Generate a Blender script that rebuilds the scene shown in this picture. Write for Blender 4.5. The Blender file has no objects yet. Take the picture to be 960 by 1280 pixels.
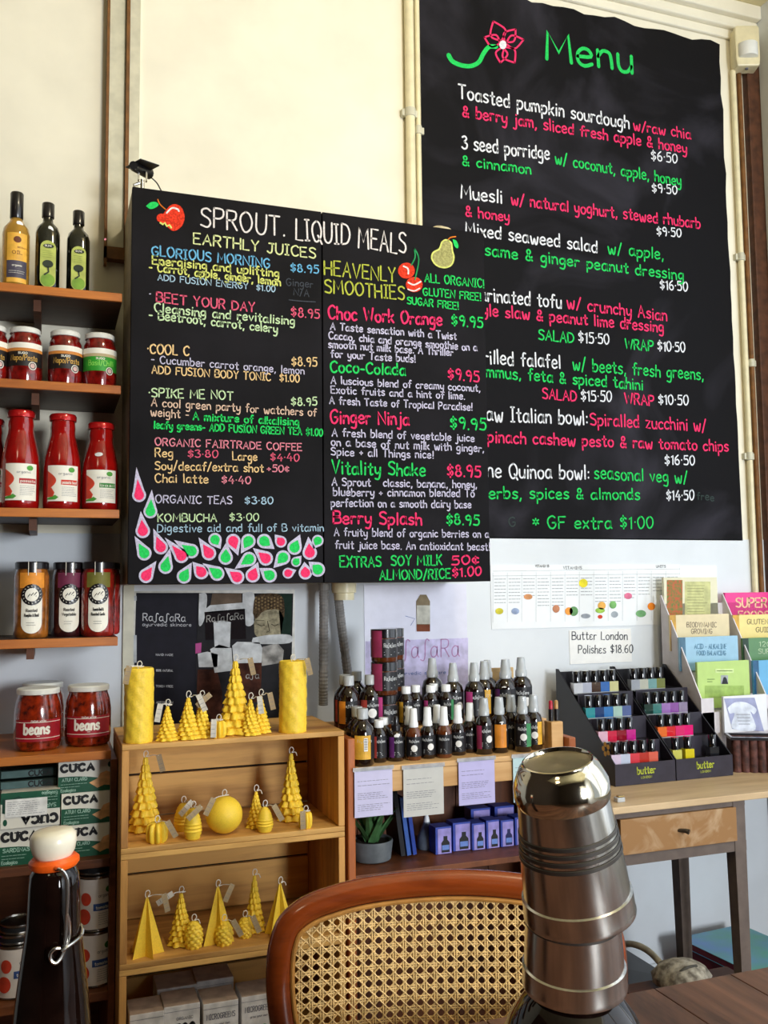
import bpy, math, random
from math import sin, cos, pi, radians, sqrt, atan2
random.seed(7)
S = bpy.context.scene
C = bpy.data.collections.new('scene'); S.collection.children.link(C)

# ------------------------------------------------------------------ camera
CAMY, CAMZ, FPX = -2.7, 1.40, 1150.0
YAW, PITCH, ROLL = radians(20.0), radians(4.7), radians(0.63)
_F0 = (sin(YAW), cos(YAW), 0.0); _R0 = (cos(YAW), -sin(YAW), 0.0)
FW = (_F0[0]*cos(PITCH), _F0[1]*cos(PITCH), sin(PITCH))
UP0 = (-_F0[0]*sin(PITCH), -_F0[1]*sin(PITCH), cos(PITCH))
RT = tuple(_R0[i]*cos(ROLL) - UP0[i]*sin(ROLL) for i in range(3))
UV = tuple(UP0[i]*cos(ROLL) + _R0[i]*sin(ROLL) for i in range(3))
from mathutils import Matrix, Vector
cd = bpy.data.cameras.new('camera'); cam = bpy.data.objects.new('camera', cd); C.objects.link(cam)
m = Matrix(((RT[0], UV[0], -FW[0], 0.0), (RT[1], UV[1], -FW[1], CAMY), (RT[2], UV[2], -FW[2], CAMZ), (0, 0, 0, 1)))
cam.matrix_world = m
cd.sensor_fit = 'VERTICAL'; cd.sensor_height = 32.0; cd.lens = 32.0*FPX/1280.0
cd.clip_start = 0.05; cd.clip_end = 60
S.camera = cam

# ------------------------------------------------------------------ world, lights, exposure
S.view_settings.view_transform = 'Standard'; S.view_settings.look = 'None'
S.view_settings.gamma = 1.0; S.view_settings.use_curve_mapping = False
S.view_settings.exposure = -0.34
w = bpy.data.worlds.new('sky'); S.world = w; w.use_nodes = True
bg = w.node_tree.nodes['Background']; bg.inputs[0].default_value = (0.75, 0.87, 1.0, 1); bg.inputs[1].default_value = 1.1
def area(name, loc, target, sx, sy, power, col):
    l = bpy.data.lights.new(name, 'AREA'); l.shape = 'RECTANGLE'; l.size = sx; l.size_y = sy
    l.energy = power; l.color = col
    o = bpy.data.objects.new(name, l); C.objects.link(o); o.location = loc
    d = Vector(target) - Vector(loc); o.rotation_euler = d.to_track_quat('-Z', 'Z').to_euler()
    return o
# overcast daylight standing outside the side window and outside the shop front behind the camera
area('side_window_daylight', (2.95, -2.2, 2.1), (0.6, -1.2, 1.2), 3.2, 2.3, 44, (0.86, 0.93, 1.0))
area('front_window_daylight', (2.0, -5.7, 1.7), (0.6, 0, 1.2), 0.8, 1.2, 250, (0.90, 0.95, 1.0))
# warm ceiling lamps of the cafe
area('ceiling_lamp_light', (1.05, -2.1, 3.5), (0.5, 0.0, 1.9), 0.22, 0.22, 27, (1.0, 0.87, 0.64))
area('ceiling_lamp_light', (-1.4, -3.9, 3.5), (-0.2, -0.2, 1.2), 0.5, 0.5, 6, (1.0, 0.84, 0.60))

# ------------------------------------------------------------------ pixel <-> plane helpers (real planes of the room)
def ray(x, y):
    a, b = (x-480)/FPX, (640-y)/FPX
    return tuple(FW[i] + a*RT[i] + b*UV[i] for i in range(3))
def P(x, y, yd):                     # point on the plane parallel to the back wall, yd metres from the lens
    d = ray(x, y); t = yd/d[1]
    return (d[0]*t, CAMY+yd, CAMZ+d[2]*t)
def PZ(x, y, z):                     # point on a horizontal plane
    d = ray(x, y); t = (z-CAMZ)/d[2]
    return (d[0]*t, CAMY+d[1]*t, z)
def mpp(p):                          # metres per pixel at a point
    return ((p[0])*FW[0] + (p[1]-CAMY)*FW[1] + (p[2]-CAMZ)*FW[2])/FPX

# ------------------------------------------------------------------ materials
MATS = {}
def mat(name, col, rough=0.6, metal=0.0, var=0.12, scale=30, bump=0.0, trans=0.0, coat=0.0, ior=1.45, spec=0.5, emit=None, stretch=None, col2=None, sheen=0):
    if name in MATS: return MATS[name]
    m = bpy.data.materials.new(name); m.use_nodes = True; nt = m.node_tree; b = nt.nodes['Principled BSDF']
    b.inputs['Roughness'].default_value = rough; b.inputs['Metallic'].default_value = metal
    b.inputs['Transmission Weight'].default_value = trans; b.inputs['Coat Weight'].default_value = coat
    b.inputs['IOR'].default_value = ior; b.inputs['Specular IOR Level'].default_value = spec
    b.inputs['Coat Roughness'].default_value = 0.05
    if emit:
        b.inputs['Emission Color'].default_value = (*col, 1); b.inputs['Emission Strength'].default_value = emit
    tc = nt.nodes.new('ShaderNodeTexCoord'); mp = nt.nodes.new('ShaderNodeMapping')
    if stretch: mp.inputs['Scale'].default_value = stretch
    nt.links.new(tc.outputs['Object'], mp.inputs['Vector'])
    n = nt.nodes.new('ShaderNodeTexNoise'); n.inputs['Scale'].default_value = scale; n.inputs['Detail'].default_value = 4
    nt.links.new(mp.outputs[0], n.inputs['Vector'])
    r = nt.nodes.new('ShaderNodeValToRGB')
    c2 = col2 if col2 else tuple(max(0, c*(1-2*var)) for c in col)
    c1 = col if col2 else tuple(min(1, c*(1+var)) for c in col)
    r.color_ramp.elements[0].position = 0.35; r.color_ramp.elements[0].color = (*c2, 1)
    r.color_ramp.elements[1].position = 0.65; r.color_ramp.elements[1].color = (*c1, 1)
    nt.links.new(n.outputs['Fac'], r.inputs[0]); nt.links.new(r.outputs[0], b.inputs['Base Color'])
    if bump > 0:
        bp = nt.nodes.new('ShaderNodeBump'); bp.inputs['Strength'].default_value = bump; bp.inputs['Distance'].default_value = 0.004
        nt.links.new(n.outputs['Fac'], bp.inputs['Height']); nt.links.new(bp.outputs[0], b.inputs['Normal'])
    MATS[name] = m
    return m
def wood(name, c1, c2, axis='x', rough=0.55, scale=9, bump=0.25, coat=0.0, knots=False):
    if name in MATS: return MATS[name]
    st = {'x': (0.12, 1, 1), 'y': (1, 0.12, 1), 'z': (1, 1, 0.12)}[axis]
    m = mat(name, c1, rough, 0, 0, scale, bump, stretch=st, col2=c2, coat=coat)
    nt = m.node_tree; n = [q for q in nt.nodes if q.type == 'TEX_NOISE'][0]
    n.inputs['Distortion'].default_value = 0.8; n.inputs['Detail'].default_value = 8; n.inputs['Roughness'].default_value = 0.65
    n2 = nt.nodes.new('ShaderNodeTexNoise'); n2.inputs['Scale'].default_value = scale*7; n2.inputs['Detail'].default_value = 3
    mp = [q for q in nt.nodes if q.type == 'MAPPING'][0]; nt.links.new(mp.outputs[0], n2.inputs['Vector'])
    ad = nt.nodes.new('ShaderNodeMath'); ad.operation = 'MULTIPLY_ADD'; ad.inputs[1].default_value = 0.35
    nt.links.new(n2.outputs['Fac'], ad.inputs[0]); nt.links.new(n.outputs['Fac'], ad.inputs[2])
    sb = nt.nodes.new('ShaderNodeMath'); sb.operation = 'SUBTRACT'; sb.inputs[1].default_value = 0.175
    oi = nt.nodes.new('ShaderNodeObjectInfo'); m4 = nt.nodes.new('ShaderNodeMath'); m4.operation = 'MULTIPLY_ADD'
    m4.inputs[1].default_value = 0.12; nt.links.new(oi.outputs['Random'], m4.inputs[0]); nt.links.new(ad.outputs[0], m4.inputs[2])
    nt.links.new(m4.outputs[0], sb.inputs[0])
    r = [q for q in nt.nodes if q.type == 'VALTORGB'][0]; nt.links.new(sb.outputs[0], r.inputs[0])
    return m
def thin_glass(name):
    m = bpy.data.materials.new(name); m.use_nodes = True; nt = m.node_tree
    for q in list(nt.nodes):
        if q.type == 'BSDF_PRINCIPLED': nt.nodes.remove(q)
    out = [q for q in nt.nodes if q.type == 'OUTPUT_MATERIAL'][0]
    t = nt.nodes.new('ShaderNodeBsdfTransparent'); g = nt.nodes.new('ShaderNodeBsdfGlossy'); g.inputs['Roughness'].default_value = 0.03
    mx = nt.nodes.new('ShaderNodeMixShader'); mx.inputs[0].default_value = 0.07
    nt.links.new(t.outputs[0], mx.inputs[1]); nt.links.new(g.outputs[0], mx.inputs[2]); nt.links.new(mx.outputs[0], out.inputs[0])
    return m

# ------------------------------------------------------------------ mesh builder
def crom(pts, k=4):
    if len(pts) < 3: return list(pts)
    out = []; n = len(pts); d = len(pts[0])
    for i in range(n-1):
        p0 = pts[i-1] if i > 0 else pts[i]; p1 = pts[i]; p2 = pts[i+1]; p3 = pts[i+2] if i+2 < n else pts[i+1]
        for j in range(k):
            t = j/k
            out.append(tuple(0.5*((2*p1[q]) + (-p0[q]+p2[q])*t + (2*p0[q]-5*p1[q]+4*p2[q]-p3[q])*t*t + (-p0[q]+3*p1[q]-3*p2[q]+p3[q])*t**3) for q in range(d)))
    out.append(tuple(pts[-1]))
    return out
class M:
    def __init__(s): s.v = []; s.f = []
    def box(s, x0, y0, z0, x1, y1, z1):
        b = len(s.v)
        s.v += [(x0,y0,z0),(x1,y0,z0),(x1,y1,z0),(x0,y1,z0),(x0,y0,z1),(x1,y0,z1),(x1,y1,z1),(x0,y1,z1)]
        s.f += [tuple(b+i for i in q) for q in ((0,3,2,1),(4,5,6,7),(0,1,5,4),(1,2,6,5),(2,3,7,6),(3,0,4,7))]
        return s
    def hexa(s, v):
        b = len(s.v); s.v += [tuple(p) for p in v]
        s.f += [tuple(b+i for i in q) for q in ((0,3,2,1),(4,5,6,7),(0,1,5,4),(1,2,6,5),(2,3,7,6),(3,0,4,7))]
        return s
    def lathe(s, prof, n=24, c=(0,0,0), a0=0.0, a1=2*pi, rfn=None):
        full = abs(a1-a0-2*pi) < 1e-6; m_ = n if full else n+1; b = len(s.v)
        for (r, z) in prof:
            for i in range(m_):
                a = a0+(a1-a0)*i/n; rr = max(r, 1e-5)
                if rfn: rr = rfn(rr, a, z)
                s.v.append((c[0]+rr*cos(a), c[1]+rr*sin(a), c[2]+z))
        for j in range(len(prof)-1):
            for i in range(n):
                i2 = (i+1) % m_ if full else i+1
                s.f.append((b+j*m_+i, b+j*m_+i2, b+(j+1)*m_+i2, b+(j+1)*m_+i))
        return s
    def tube(s, pts, r, n=8, caps=True, ry=None):
        ring = []; N = len(pts); b = len(s.v)
        prev = None
        for i, p in enumerate(pts):
            a = pts[max(0, i-1)]; c = pts[min(N-1, i+1)]
            t = Vector((c[0]-a[0], c[1]-a[1], c[2]-a[2])); t.normalize() if t.length > 1e-9 else None
            if prev is None:
                u = Vector((0, 0, 1)) if abs(t.z) < 0.9 else Vector((0, 1, 0))
                u = (u - t*u.dot(t)).normalized()
            else:
                u = (prev - t*prev.dot(t)).normalized()
            prev = u; w_ = t.cross(u); rr = r(i/(N-1)) if callable(r) else r; r2 = ry if ry else rr
            for k in range(n):
                q = 2*pi*k/n
                s.v.append(tuple(Vector(p) + u*(rr*cos(q)) + w_*(r2*sin(q))))
        for i in range(N-1):
            for k in range(n):
                s.f.append((b+i*n+k, b+i*n+(k+1) % n, b+(i+1)*n+(k+1) % n, b+(i+1)*n+k))
        if caps:
            s.f.append(tuple(b+k for k in range(n))[::-1]); s.f.append(tuple(b+(N-1)*n+k for k in range(n)))
        return s
    def prism(s, poly, y0, y1, fn=None):      # polygon in x,z extruded along y
        b = len(s.v); n = len(poly)
        s.v += [(p[0], y0, p[1]) for p in poly] + [(p[0], y1, p[1]) for p in poly]
        s.f.append(tuple(b+i for i in range(n))); s.f.append(tuple(b+n+i for i in range(n))[::-1])
        for i in range(n):
            j = (i+1) % n; s.f.append((b+i, b+n+i, b+n+j, b+j))
        return s
    def prismz(s, poly, z0, z1):
        b = len(s.v); n = len(poly)
        s.v += [(p[0], p[1], z0) for p in poly] + [(p[0], p[1], z1) for p in poly]
        s.f.append(tuple(b+i for i in range(n))[::-1]); s.f.append(tuple(b+n+i for i in range(n)))
        for i in range(n):
            j = (i+1) % n; s.f.append((b+i, b+j, b+n+j, b+n+i))
        return s
    def poly(s, pts):
        b = len(s.v); s.v += [tuple(p) for p in pts]; s.f.append(tuple(range(b, b+len(pts)))); return s
    def ribbon(s, pts, w, fn):                # 2-D polyline -> ribbon, mapped by fn(u, v)
        q = [pts[0]]
        for p in pts[1:]:
            if abs(p[0]-q[-1][0])+abs(p[1]-q[-1][1]) > w*0.25: q.append(p)
        if len(q) == 1: q.append((q[0][0]+w*0.3, q[0][1]))
        n = len(q); b = len(s.v); h = w/2
        def nrm(a, c):
            dx, dy = c[0]-a[0], c[1]-a[1]; l = sqrt(dx*dx+dy*dy) or 1; return dx/l, dy/l
        t0 = nrm(q[0], q[1]); t1 = nrm(q[-2], q[-1])
        rows = [((q[0][0]-t0[0]*h*0.8, q[0][1]-t0[1]*h*0.8), t0, h*0.45)]
        for i in range(n):
            a = q[max(0, i-1)]; c = q[min(n-1, i+1)]; rows.append((q[i], nrm(a, c), h))
        rows.append(((q[-1][0]+t1[0]*h*0.8, q[-1][1]+t1[1]*h*0.8), t1, h*0.45))
        for p, t, hh in rows:
            s.v.append(fn(p[0]-t[1]*hh, p[1]+t[0]*hh)); s.v.append(fn(p[0]+t[1]*hh, p[1]-t[0]*hh))
        for i in range(len(rows)-1):
            k = b+2*i; s.f.append((k+1, k+3, k+2, k))
        return s
    def fan(s, poly, fn):
        cu = sum(p[0] for p in poly)/len(poly); cv = sum(p[1] for p in poly)/len(poly)
        c = fn(cu, cv); e = [fn(*p) for p in poly]; ey = sum(q[1] for q in e)/len(e)
        if abs(c[1]-ey) > 4e-5 and max(abs(p[0]-cu) for p in poly) < .2:      # curved support: rings about the centroid
            b = len(s.v); n = len(poly); R = 4
            s.v.append(c)
            for r in range(1, R+1): s.v += [fn(cu+(p[0]-cu)*r/R, cv+(p[1]-cv)*r/R) for p in poly]
            for i in range(n):
                j = (i+1) % n; s.f.append((b, b+1+i, b+1+j))
                for r in range(R-1): o = b+1+r*n; s.f.append((o+i, o+n+i, o+n+j, o+j))
            return s
        b = len(s.v); s.v += [fn(*p) for p in poly]; s.f.append(tuple(range(b, b+len(poly)))); return s
    def build(s, name, m, parent=None, loc=None, smooth=False, bevel=0, kind=None, rot=None, scale=None, auto=None):
        me = bpy.data.meshes.new(name); me.from_pydata(s.v, [], s.f); me.update()
        me.materials.append(m)
        if smooth:
            me.polygons.foreach_set('use_smooth', [True]*len(me.polygons))
            try: me.set_sharp_from_angle(angle=radians(auto or 40))
            except Exception: pass
        return link(name, me, parent, loc, bevel, kind, rot, scale)
def link(name, me, parent=None, loc=None, bevel=0, kind=None, rot=None, scale=None):
    o = bpy.data.objects.new(name, me); C.objects.link(o)
    if parent: o.parent = parent
    if loc: o.location = loc
    if rot: o.rotation_euler = rot
    if scale: o.scale = scale
    if bevel:
        b = o.modifiers.new('bevel', 'BEVEL'); b.width = bevel; b.segments = 2; b.limit_method = 'ANGLE'
    if kind: o['kind'] = kind
    return o
CACHE = {}
def cpart(key, name, fn, m, parent, smooth=True, loc=None, auto=None):      # parts sharing mesh data between alike pieces
    if key not in CACHE:
        k = M(); fn(k); me = bpy.data.meshes.new(name); me.from_pydata(k.v, [], k.f); me.update(); me.materials.append(m)
        if smooth:
            me.polygons.foreach_set('use_smooth', [True]*len(me.polygons))
            me.set_sharp_from_angle(angle=radians(auto or 40))
        CACHE[key] = me
    return link(name, CACHE[key], parent, loc)
def tag(o, label, cat, group=None):
    o['label'] = label; o['category'] = cat
    if group: o['group'] = group
    return o
def thing(name, label, cat, loc=(0,0,0), rz=0, group=None):
    o = bpy.data.objects.new(name, None); o.empty_display_size = 0.02; C.objects.link(o)
    o.location = loc; o.rotation_euler = (0, 0, rz)
    return tag(o, label, cat, group)
def copy_tree(o, parent=None):
    c = o.copy(); C.objects.link(c)
    if parent: c.parent = parent
    for ch in [q for q in C.objects if q.parent == o]: copy_tree(ch, c)
    return c
def face_cam(x, y): return atan2(x, -(CAMY-y)) * -1.0 if False else -atan2(x, y-CAMY)

# ------------------------------------------------------------------ single-stroke hand lettering
G = {
'%':(6,"~1.4 10 .2 8.4 1.4 6.8 2.6 8.4 1.4 10|5.4 10 .6 0|~4.6 3.2 3.4 1.6 4.6 0 5.8 1.6 4.6 3.2"),
'A':(6,"0 0 3 10 6 0|1 3.7 5 3.7"),'B':(5.5,"0 0 0 10|~0 10 4.4 9.6 4.6 6 0 5.3|~0 5.3 5.2 4.6 5.2 .8 0 0"),
'C':(5.6,"~5.5 8.5 3.5 10 .6 8 0 4.5 1.5 .6 3.8 0 5.6 1.5"),'D':(6,"0 0 0 10|~0 10 4.2 9 6 5 4.2 1 0 0"),
'E':(5,"5 10 0 10 0 0 5 0|0 5.3 4 5.3"),'F':(5,"5 10 0 10 0 0|0 5.3 4 5.3"),
'G':(6,"~5.5 8.6 3.5 10 .6 8 0 4.5 1.5 .6 3.8 0 5.6 2 5.8 4.5|5.8 4.5 3.4 4.5"),
'H':(5.6,"0 0 0 10|5.6 0 5.6 10|0 5 5.6 5"),'I':(3,"0 10 3 10|1.5 10 1.5 0|0 0 3 0"),'J':(4.6,"1 10 5 10|~3.6 10 3.6 2 2 0 0 1.6"),
'K':(5.2,"0 0 0 10|5 10 0 4.4|1.4 5.6 5.2 0"),'L':(4.6,"0 10 0 0 4.6 0"),'M':(7.4,"0 0 .6 10 3.7 3 6.8 10 7.4 0"),
'N':(6,"0 0 0 10 6 0 6 10"),'O':(6.4,"~3 10 .5 8 0 4.5 1.6 .5 3.6 0 5.8 2.2 6.4 5.6 5 9 3 10"),
'P':(5.2,"0 0 0 10|~0 10 4.6 9.6 5 6.4 3 4.8 0 4.8"),'Q':(6.4,"~3 10 .5 8 0 4.5 1.6 .5 3.6 0 5.8 2.2 6.4 5.6 5 9 3 10|4 3 6.8 -1"),
'R':(5.4,"0 0 0 10|~0 10 4.6 9.6 4.8 6.4 3 5 0 5|2.4 5 5.4 0"),'S':(5,"~5 8.8 3 10 .5 9 .6 6.6 4.2 4.6 5 2.2 3.4 .2 0 1"),
'T':(5.8,"0 10 5.8 10|2.9 10 2.9 0"),'U':(5.6,"~0 10 .1 3 1.6 .2 4 .2 5.5 3 5.6 10"),'V':(5.8,"0 10 2.9 0 5.8 10"),
'W':(8,"0 10 2 0 4 8 6 0 8 10"),'X':(5.4,"0 0 5.4 10|0 10 5.4 0"),'Y':(5.4,"0 10 2.7 5 5.4 10|2.7 5 2.7 0"),'Z':(5.2,"0 10 5.2 10 0 0 5.2 0"),
'a':(4.8,"~4.1 5.2 2.2 6.2 .2 4.4 .2 1.2 1.8 0 3.6 1.2 4.1 4|4.2 6 4.2 1.2 5 .1"),'b':(4.6,"0 10 0 0|~0 4 1.6 6 4 5.4 4.5 2.6 3 .1 .8 .2 0 1.6"),
'c':(4,"~4 5.2 2.4 6.2 .3 4.8 0 2.2 1.5 .1 4 .9"),'d':(4.8,"4.4 10 4.4 0|~4.4 4.4 2.6 6.2 .4 5 0 2.2 1.4 0 3.4 .5 4.4 2"),
'e':(4.4,"~0 3.2 4.2 3.6 3.6 5.8 1.8 6.2 .2 4.4 .2 1.4 2 0 4.4 1"),'f':(3.6,"~4 9.6 2.6 10 1.7 8.2 1.6 0|0 6 3.6 6"),
'g':(4.6,"~4 5.4 2.2 6.2 .2 4.6 .4 1.6 2.2 .8 4 2.6|~4.2 6 4.2 -1 3 -3.6 .2 -3"),'h':(4.4,"0 10 0 0|~0 3.6 1.6 5.9 3.8 5.4 4.2 3 4.3 0"),
'i':(1,".5 6 .5 0|.5 8.4 .5 8.9"),'j':(2.4,"~2 6 2 -1.6 1 -3.6 -.8 -3|2 8.4 2 8.9"),'k':(4.2,"0 10 0 0|4 6 0 2.4|1.2 3.6 4.2 0"),'l':(1,".5 10 .5 0"),
'm':(6.8,"0 6 0 0|~0 4 1.4 6 3 5.4 3.3 0|~3.3 4 4.6 6 6.2 5.4 6.7 0"),'n':(4.2,"0 6 0 0|~0 3.6 1.6 5.9 3.6 5.4 4.1 3 4.2 0"),
'o':(4.6,"~2.2 6.1 .3 4.8 0 2.4 1.4 .1 3.4 .2 4.6 2.4 4.2 5 2.2 6.1"),'p':(4.6,"0 6 0 -4|~0 4 1.6 6 4 5.4 4.5 2.6 3 .1 .8 .2 0 1.6"),
'q':(4.6,"4.3 6 4.3 -4|~4.3 4.4 2.6 6.2 .4 5 0 2.2 1.4 0 3.4 .5 4.3 2"),'r':(3.4,"0 6 0 0|~0 3.4 1.2 5.8 3.4 5.6"),
's':(3.8,"~3.8 5.4 2 6.2 .3 5 1 3.6 3.2 2.6 3.8 1.2 2.2 0 0 .6"),'t':(3.6,"~1.8 9 1.8 1.4 2.6 0 3.8 .6|0 6.2 3.6 6.2"),
'u':(4.4,"~0 6 .1 2 1.2 .1 3 .4 4.2 2.4|4.3 6 4.3 0"),'v':(4.2,"0 6 2.1 0 4.2 6"),'w':(6.4,"~0 6 1 .4 2 0 3.2 4.6 4.2 0 5.4 .4 6.4 6"),
'x':(4,"0 0 4 6|0 6 4 0"),'y':(4.4,"~0 6 .4 2.2 2 1 4 2.8|~4.3 6 4.1 -.6 2.8 -3.6 .4 -3.2"),'z':(4,"0 6 4 6 0 0 4 0"),
'0':(5,"~2.4 10 .4 8 0 4.5 1.2 .5 3 .2 4.8 3 5 7 3.8 9.6 2.4 10"),'1':(2,"0 8 1.6 10 1.6 0"),'2':(5,"~.2 8.2 2.4 10 4.6 8.4 4 5.4 0 0|0 0 5 0"),
'3':(4.8,"~.3 9 2.6 10 4.4 8.2 2 5.4|~2 5.4 4.8 4 4.4 1 2 0 0 1.2"),'4':(5.2,"3 10 0 3.6 5.2 3.6|3.9 6 3.9 0"),
'5':(4.8,"4.6 10 .8 10 .5 5.8|~.5 5.8 3.4 6.4 4.8 3.6 3.6 .4 0 .6"),'6':(4.8,"~4 9.8 1 7 0 3 1.6 .1 4 .6 4.6 3.4 2.8 5.4 .3 3.8"),
'7':(4.6,"0 10 4.6 10 1.6 0"),'8':(4.8,"~4 8.6 2.4 10 .6 8.4 1.4 6 4 4.4 4.7 1.8 2.4 0 .2 1.6 .8 4.2 3.6 6.4 4 8.6"),
'9':(4.8,"~4.4 8 2.6 10 .3 8.2 1 5.6 3.4 5.6 4.4 8 4.4 4 3.4 0"),
'$':(5,"~4.8 7.6 2.8 8.8 .6 7.6 1 5.8 4 4.4 4.6 2.6 3 1 .2 2|2.5 10.4 2.5 -.6"),'&':(5.4,"~5 3.6 3 .2 .6 .6 .4 3 3.8 7 3 9.4 1.4 9 1.2 6.6 5.2 0"),
'.':(1,".5 0 .6 .5"),',':(1.4,".9 .6 .2 -1.8"),'!':(1.2,".6 10 .6 3|.6 .2 .6 .6"),'-':(3,"0 3.8 3 3.8"),'/':(3.6,"0 -1 3.6 10.5"),'+':(3.6,"0 4 3.6 4|1.8 6 1.8 2"),
':':(1,".5 1 .5 1.5|.5 5 .5 5.5"),'*':(4,"2 8 2 3|0 7 4 4|0 4 4 7"),'¢':(4,"~4 6.4 2.4 7.4 .3 6 0 3.4 1.5 1.2 4 2|2 8.6 2 0"),'·':(1,".5 4.6 .6 5.1"),
"'":(1,".5 10 .3 8"),'^':(1,""),' ':(3,""),
'ſ':(4.2,"~5 9.4 3.4 10.4 2.3 8 2.2 1 1.2 -1.8 -.8 -1.2"),
'Ɛ':(4.4,"~4 5.4 2.4 6.2 .4 5 1 3.6 2.4 3.3|~2.4 3.3 .4 2.8 .2 .8 2 -.1 4.3 .9"),
}
_GP = {}
def glyph(c):
    if c not in _GP:
        wd, st = G.get(c, G['-']); out = []
        for s_ in st.split('|'):
            if not s_: continue
            sm = s_[0] == '~'; n_ = [float(t) for t in s_.lstrip('~').split()]
            p = [(n_[i], n_[i+1]) for i in range(0, len(n_), 2)]
            if sm: p = crom(p, 3)
            out.append(p)
        _GP[c] = (wd, out)
    return _GP[c]
def text_len(t, sp=2.0): return sum(glyph(c)[0]+sp for c in t)-sp
def write(mm, t, x0, y0, length, h, w, fn, jit=0.0, sp=2.0, align='l', slant=0.0):
    """lay text t along +u from (x0,y0); length None keeps natural width; h = cap height"""
    s = h/10.0; L = text_len(t, sp); sx = s if length is None else length/L
    if align == 'c': x0 -= L*sx/2
    x = x0
    for c in t:
        wd, st = glyph(c); dy = random.uniform(-jit, jit)*h; a = random.uniform(-jit, jit)*1.2; k = 1+random.uniform(-jit, jit)*1.5
        for p in st:
            q = [(x + sx*(px + slant*py) - a*py*s, y0+dy+s*k*(py + a*px)) for px, py in p]
            mm.ribbon(q, w, fn)
        x += (wd+sp)*sx
    return mm
def plane_fn(y): return lambda u, v: (u, y, v)
def cyl_fn(r, z0=0.0): return lambda u, v: (r*sin(u/r), -r*cos(u/r), z0+v)

def hx(s):
    return tuple((lambda c: c/12.92 if c <= 0.04045 else ((c+0.055)/1.055)**2.4)(int(s[i:i+2], 16)/255) for i in (0, 2, 4))
def K(name, h, **k):
    if name.startswith('print'): k['spec'] = .12; k['rough'] = .75
    return mat(name, hx(h), **k)
def patch(mm, fn, u0, v0, u1, v1, n=10):
    b = len(mm.v)
    for i in range(n+1):
        u = u0+(u1-u0)*i/n; mm.v.append(fn(u, v0)); mm.v.append(fn(u, v1))
    for i in range(n): k = b+2*i; mm.f.append((k, k+2, k+3, k+1))
    return mm
def disc(mm, fn, cu, cv, ru, rv=None, n=20, a=0.0):
    rv = rv or ru
    return mm.fan([(cu+ru*cos(t)*cos(a)-rv*sin(t)*sin(a), cv+ru*cos(t)*sin(a)+rv*sin(t)*cos(a)) for t in [2*pi*i/n for i in range(n)]], fn)

# plaster and paint
wall_m = K('cream_plaster', 'F0EAD6', rough=0.75, var=0.03, scale=5, bump=0.05)
wall2_m = K('daylit_plaster', 'E0E5EA', rough=0.7, var=0.03, scale=4, bump=0.05)  # white paint with bluish daylight mixed into its colour
trim_m = K('grey_cream_gloss_paint', 'CFCBB4', rough=0.4, var=0.05)
brown_m = K('brown_timber_edge', '7A4F22', rough=0.6, var=0.15)
ceil_m = K('ceiling_paint', 'E8DCAE', rough=0.8, var=0.06, scale=3)
pipe_m = K('cream_pipe_paint', 'EADFB8', rough=0.35, var=0.04)
steel = mat('steel', (0.55, 0.54, 0.52), rough=0.25, metal=1, var=0.05)
dark_steel = mat('dark_steel', (0.10, 0.09, 0.08), rough=0.4, metal=0.8, var=0.1)
black_m = K('black_plastic', '121114', rough=0.35, var=0.1)
white_p = K('white_plastic', 'ECECE6', rough=0.35, var=0.02)
paper = K('white_paper', 'F2F1EE', rough=0.7, var=0.02)
floor_m = wood('dark_floorboard', hx('5A4030'), hx('2B1C14'), 'y', 0.45, 7)
ink = K('black_ink', '1B1A1C', rough=0.6, var=0.05)
grey_ink = K('grey_ink', '6C6C78', rough=0.7, var=0.05)

# ================================================================== SETTING
def struct(mm, name, m_, parent=None, **k): return mm.build(name, m_, parent, kind=None if parent else 'structure', **k)
X0, X1, Y0, H = -2.3, 2.52, -5.4, 3.60
wb = struct(M().box(X0-.1, 0, 0, X1, .12, H), 'wall_back', wall_m)
struct(M().box(X0-.1, -.004, 0, X1, .0, 1.56), 'wall_lower_daylight', wall2_m, wb)  # cool daylight on the lower wall, painted as a thin layer
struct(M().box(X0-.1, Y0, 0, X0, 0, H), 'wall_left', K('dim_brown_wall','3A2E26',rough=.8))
fw = M(); FX0, FX1, FZ0, FZ1 = 1.4, 2.48, .9, 2.6
fw.box(X0-.1, Y0-.1, 0, FX0, Y0, H); fw.box(FX1, Y0-.1, 0, X1+.1, Y0, H); fw.box(FX0, Y0-.1, 0, FX1, Y0, FZ0); fw.box(FX0, Y0-.1, FZ1, FX1, Y0, H)
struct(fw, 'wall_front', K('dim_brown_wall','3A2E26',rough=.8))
# right wall with the shop window
WY0, WY1, WZ0, WZ1 = -3.9, -0.10, 0.75, 3.42
rw = M()
rw.box(X1, Y0, 0, X1+.12, 0.12, WZ0); rw.box(X1, Y0, WZ1, X1+.12, 0.12, H)
rw.box(X1, Y0, WZ0, X1+.12, WY0, WZ1); rw.box(X1, WY1, WZ0, X1+.12, 0.12, WZ1)
struct(rw, 'wall_right', wall2_m)
win = bpy.data.objects.new('window_1', None); C.objects.link(win); win.location = (X1, WY1, WZ0); win['kind'] = 'structure'
fr_m = K('window_frame_paint', 'D8CFB0', rough=0.4, var=0.05)
f = M(); WL = WY1-WY0; WH = WZ1-WZ0
f.box(-.015, -.05, 0, .10, 0, WH); f.box(-.015, -WL, 0, .10, -WL+.05, WH); f.box(-.015, -WL, 0, .10, 0, .05); f.box(-.015, -WL, WH-.05, .10, 0, WH)
f.build('window_frame', fr_m, win, bevel=.004)
for k in (1, 2): M().box(.01, -WL*k/3-.025, .05, .08, -WL*k/3+.025, WH-.05).build('mullion', fr_m, win)
M().box(.045, -WL+.05, .05, .05, -.05, WH-.05).build('pane', thin_glass('window_glass'), win)
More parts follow.
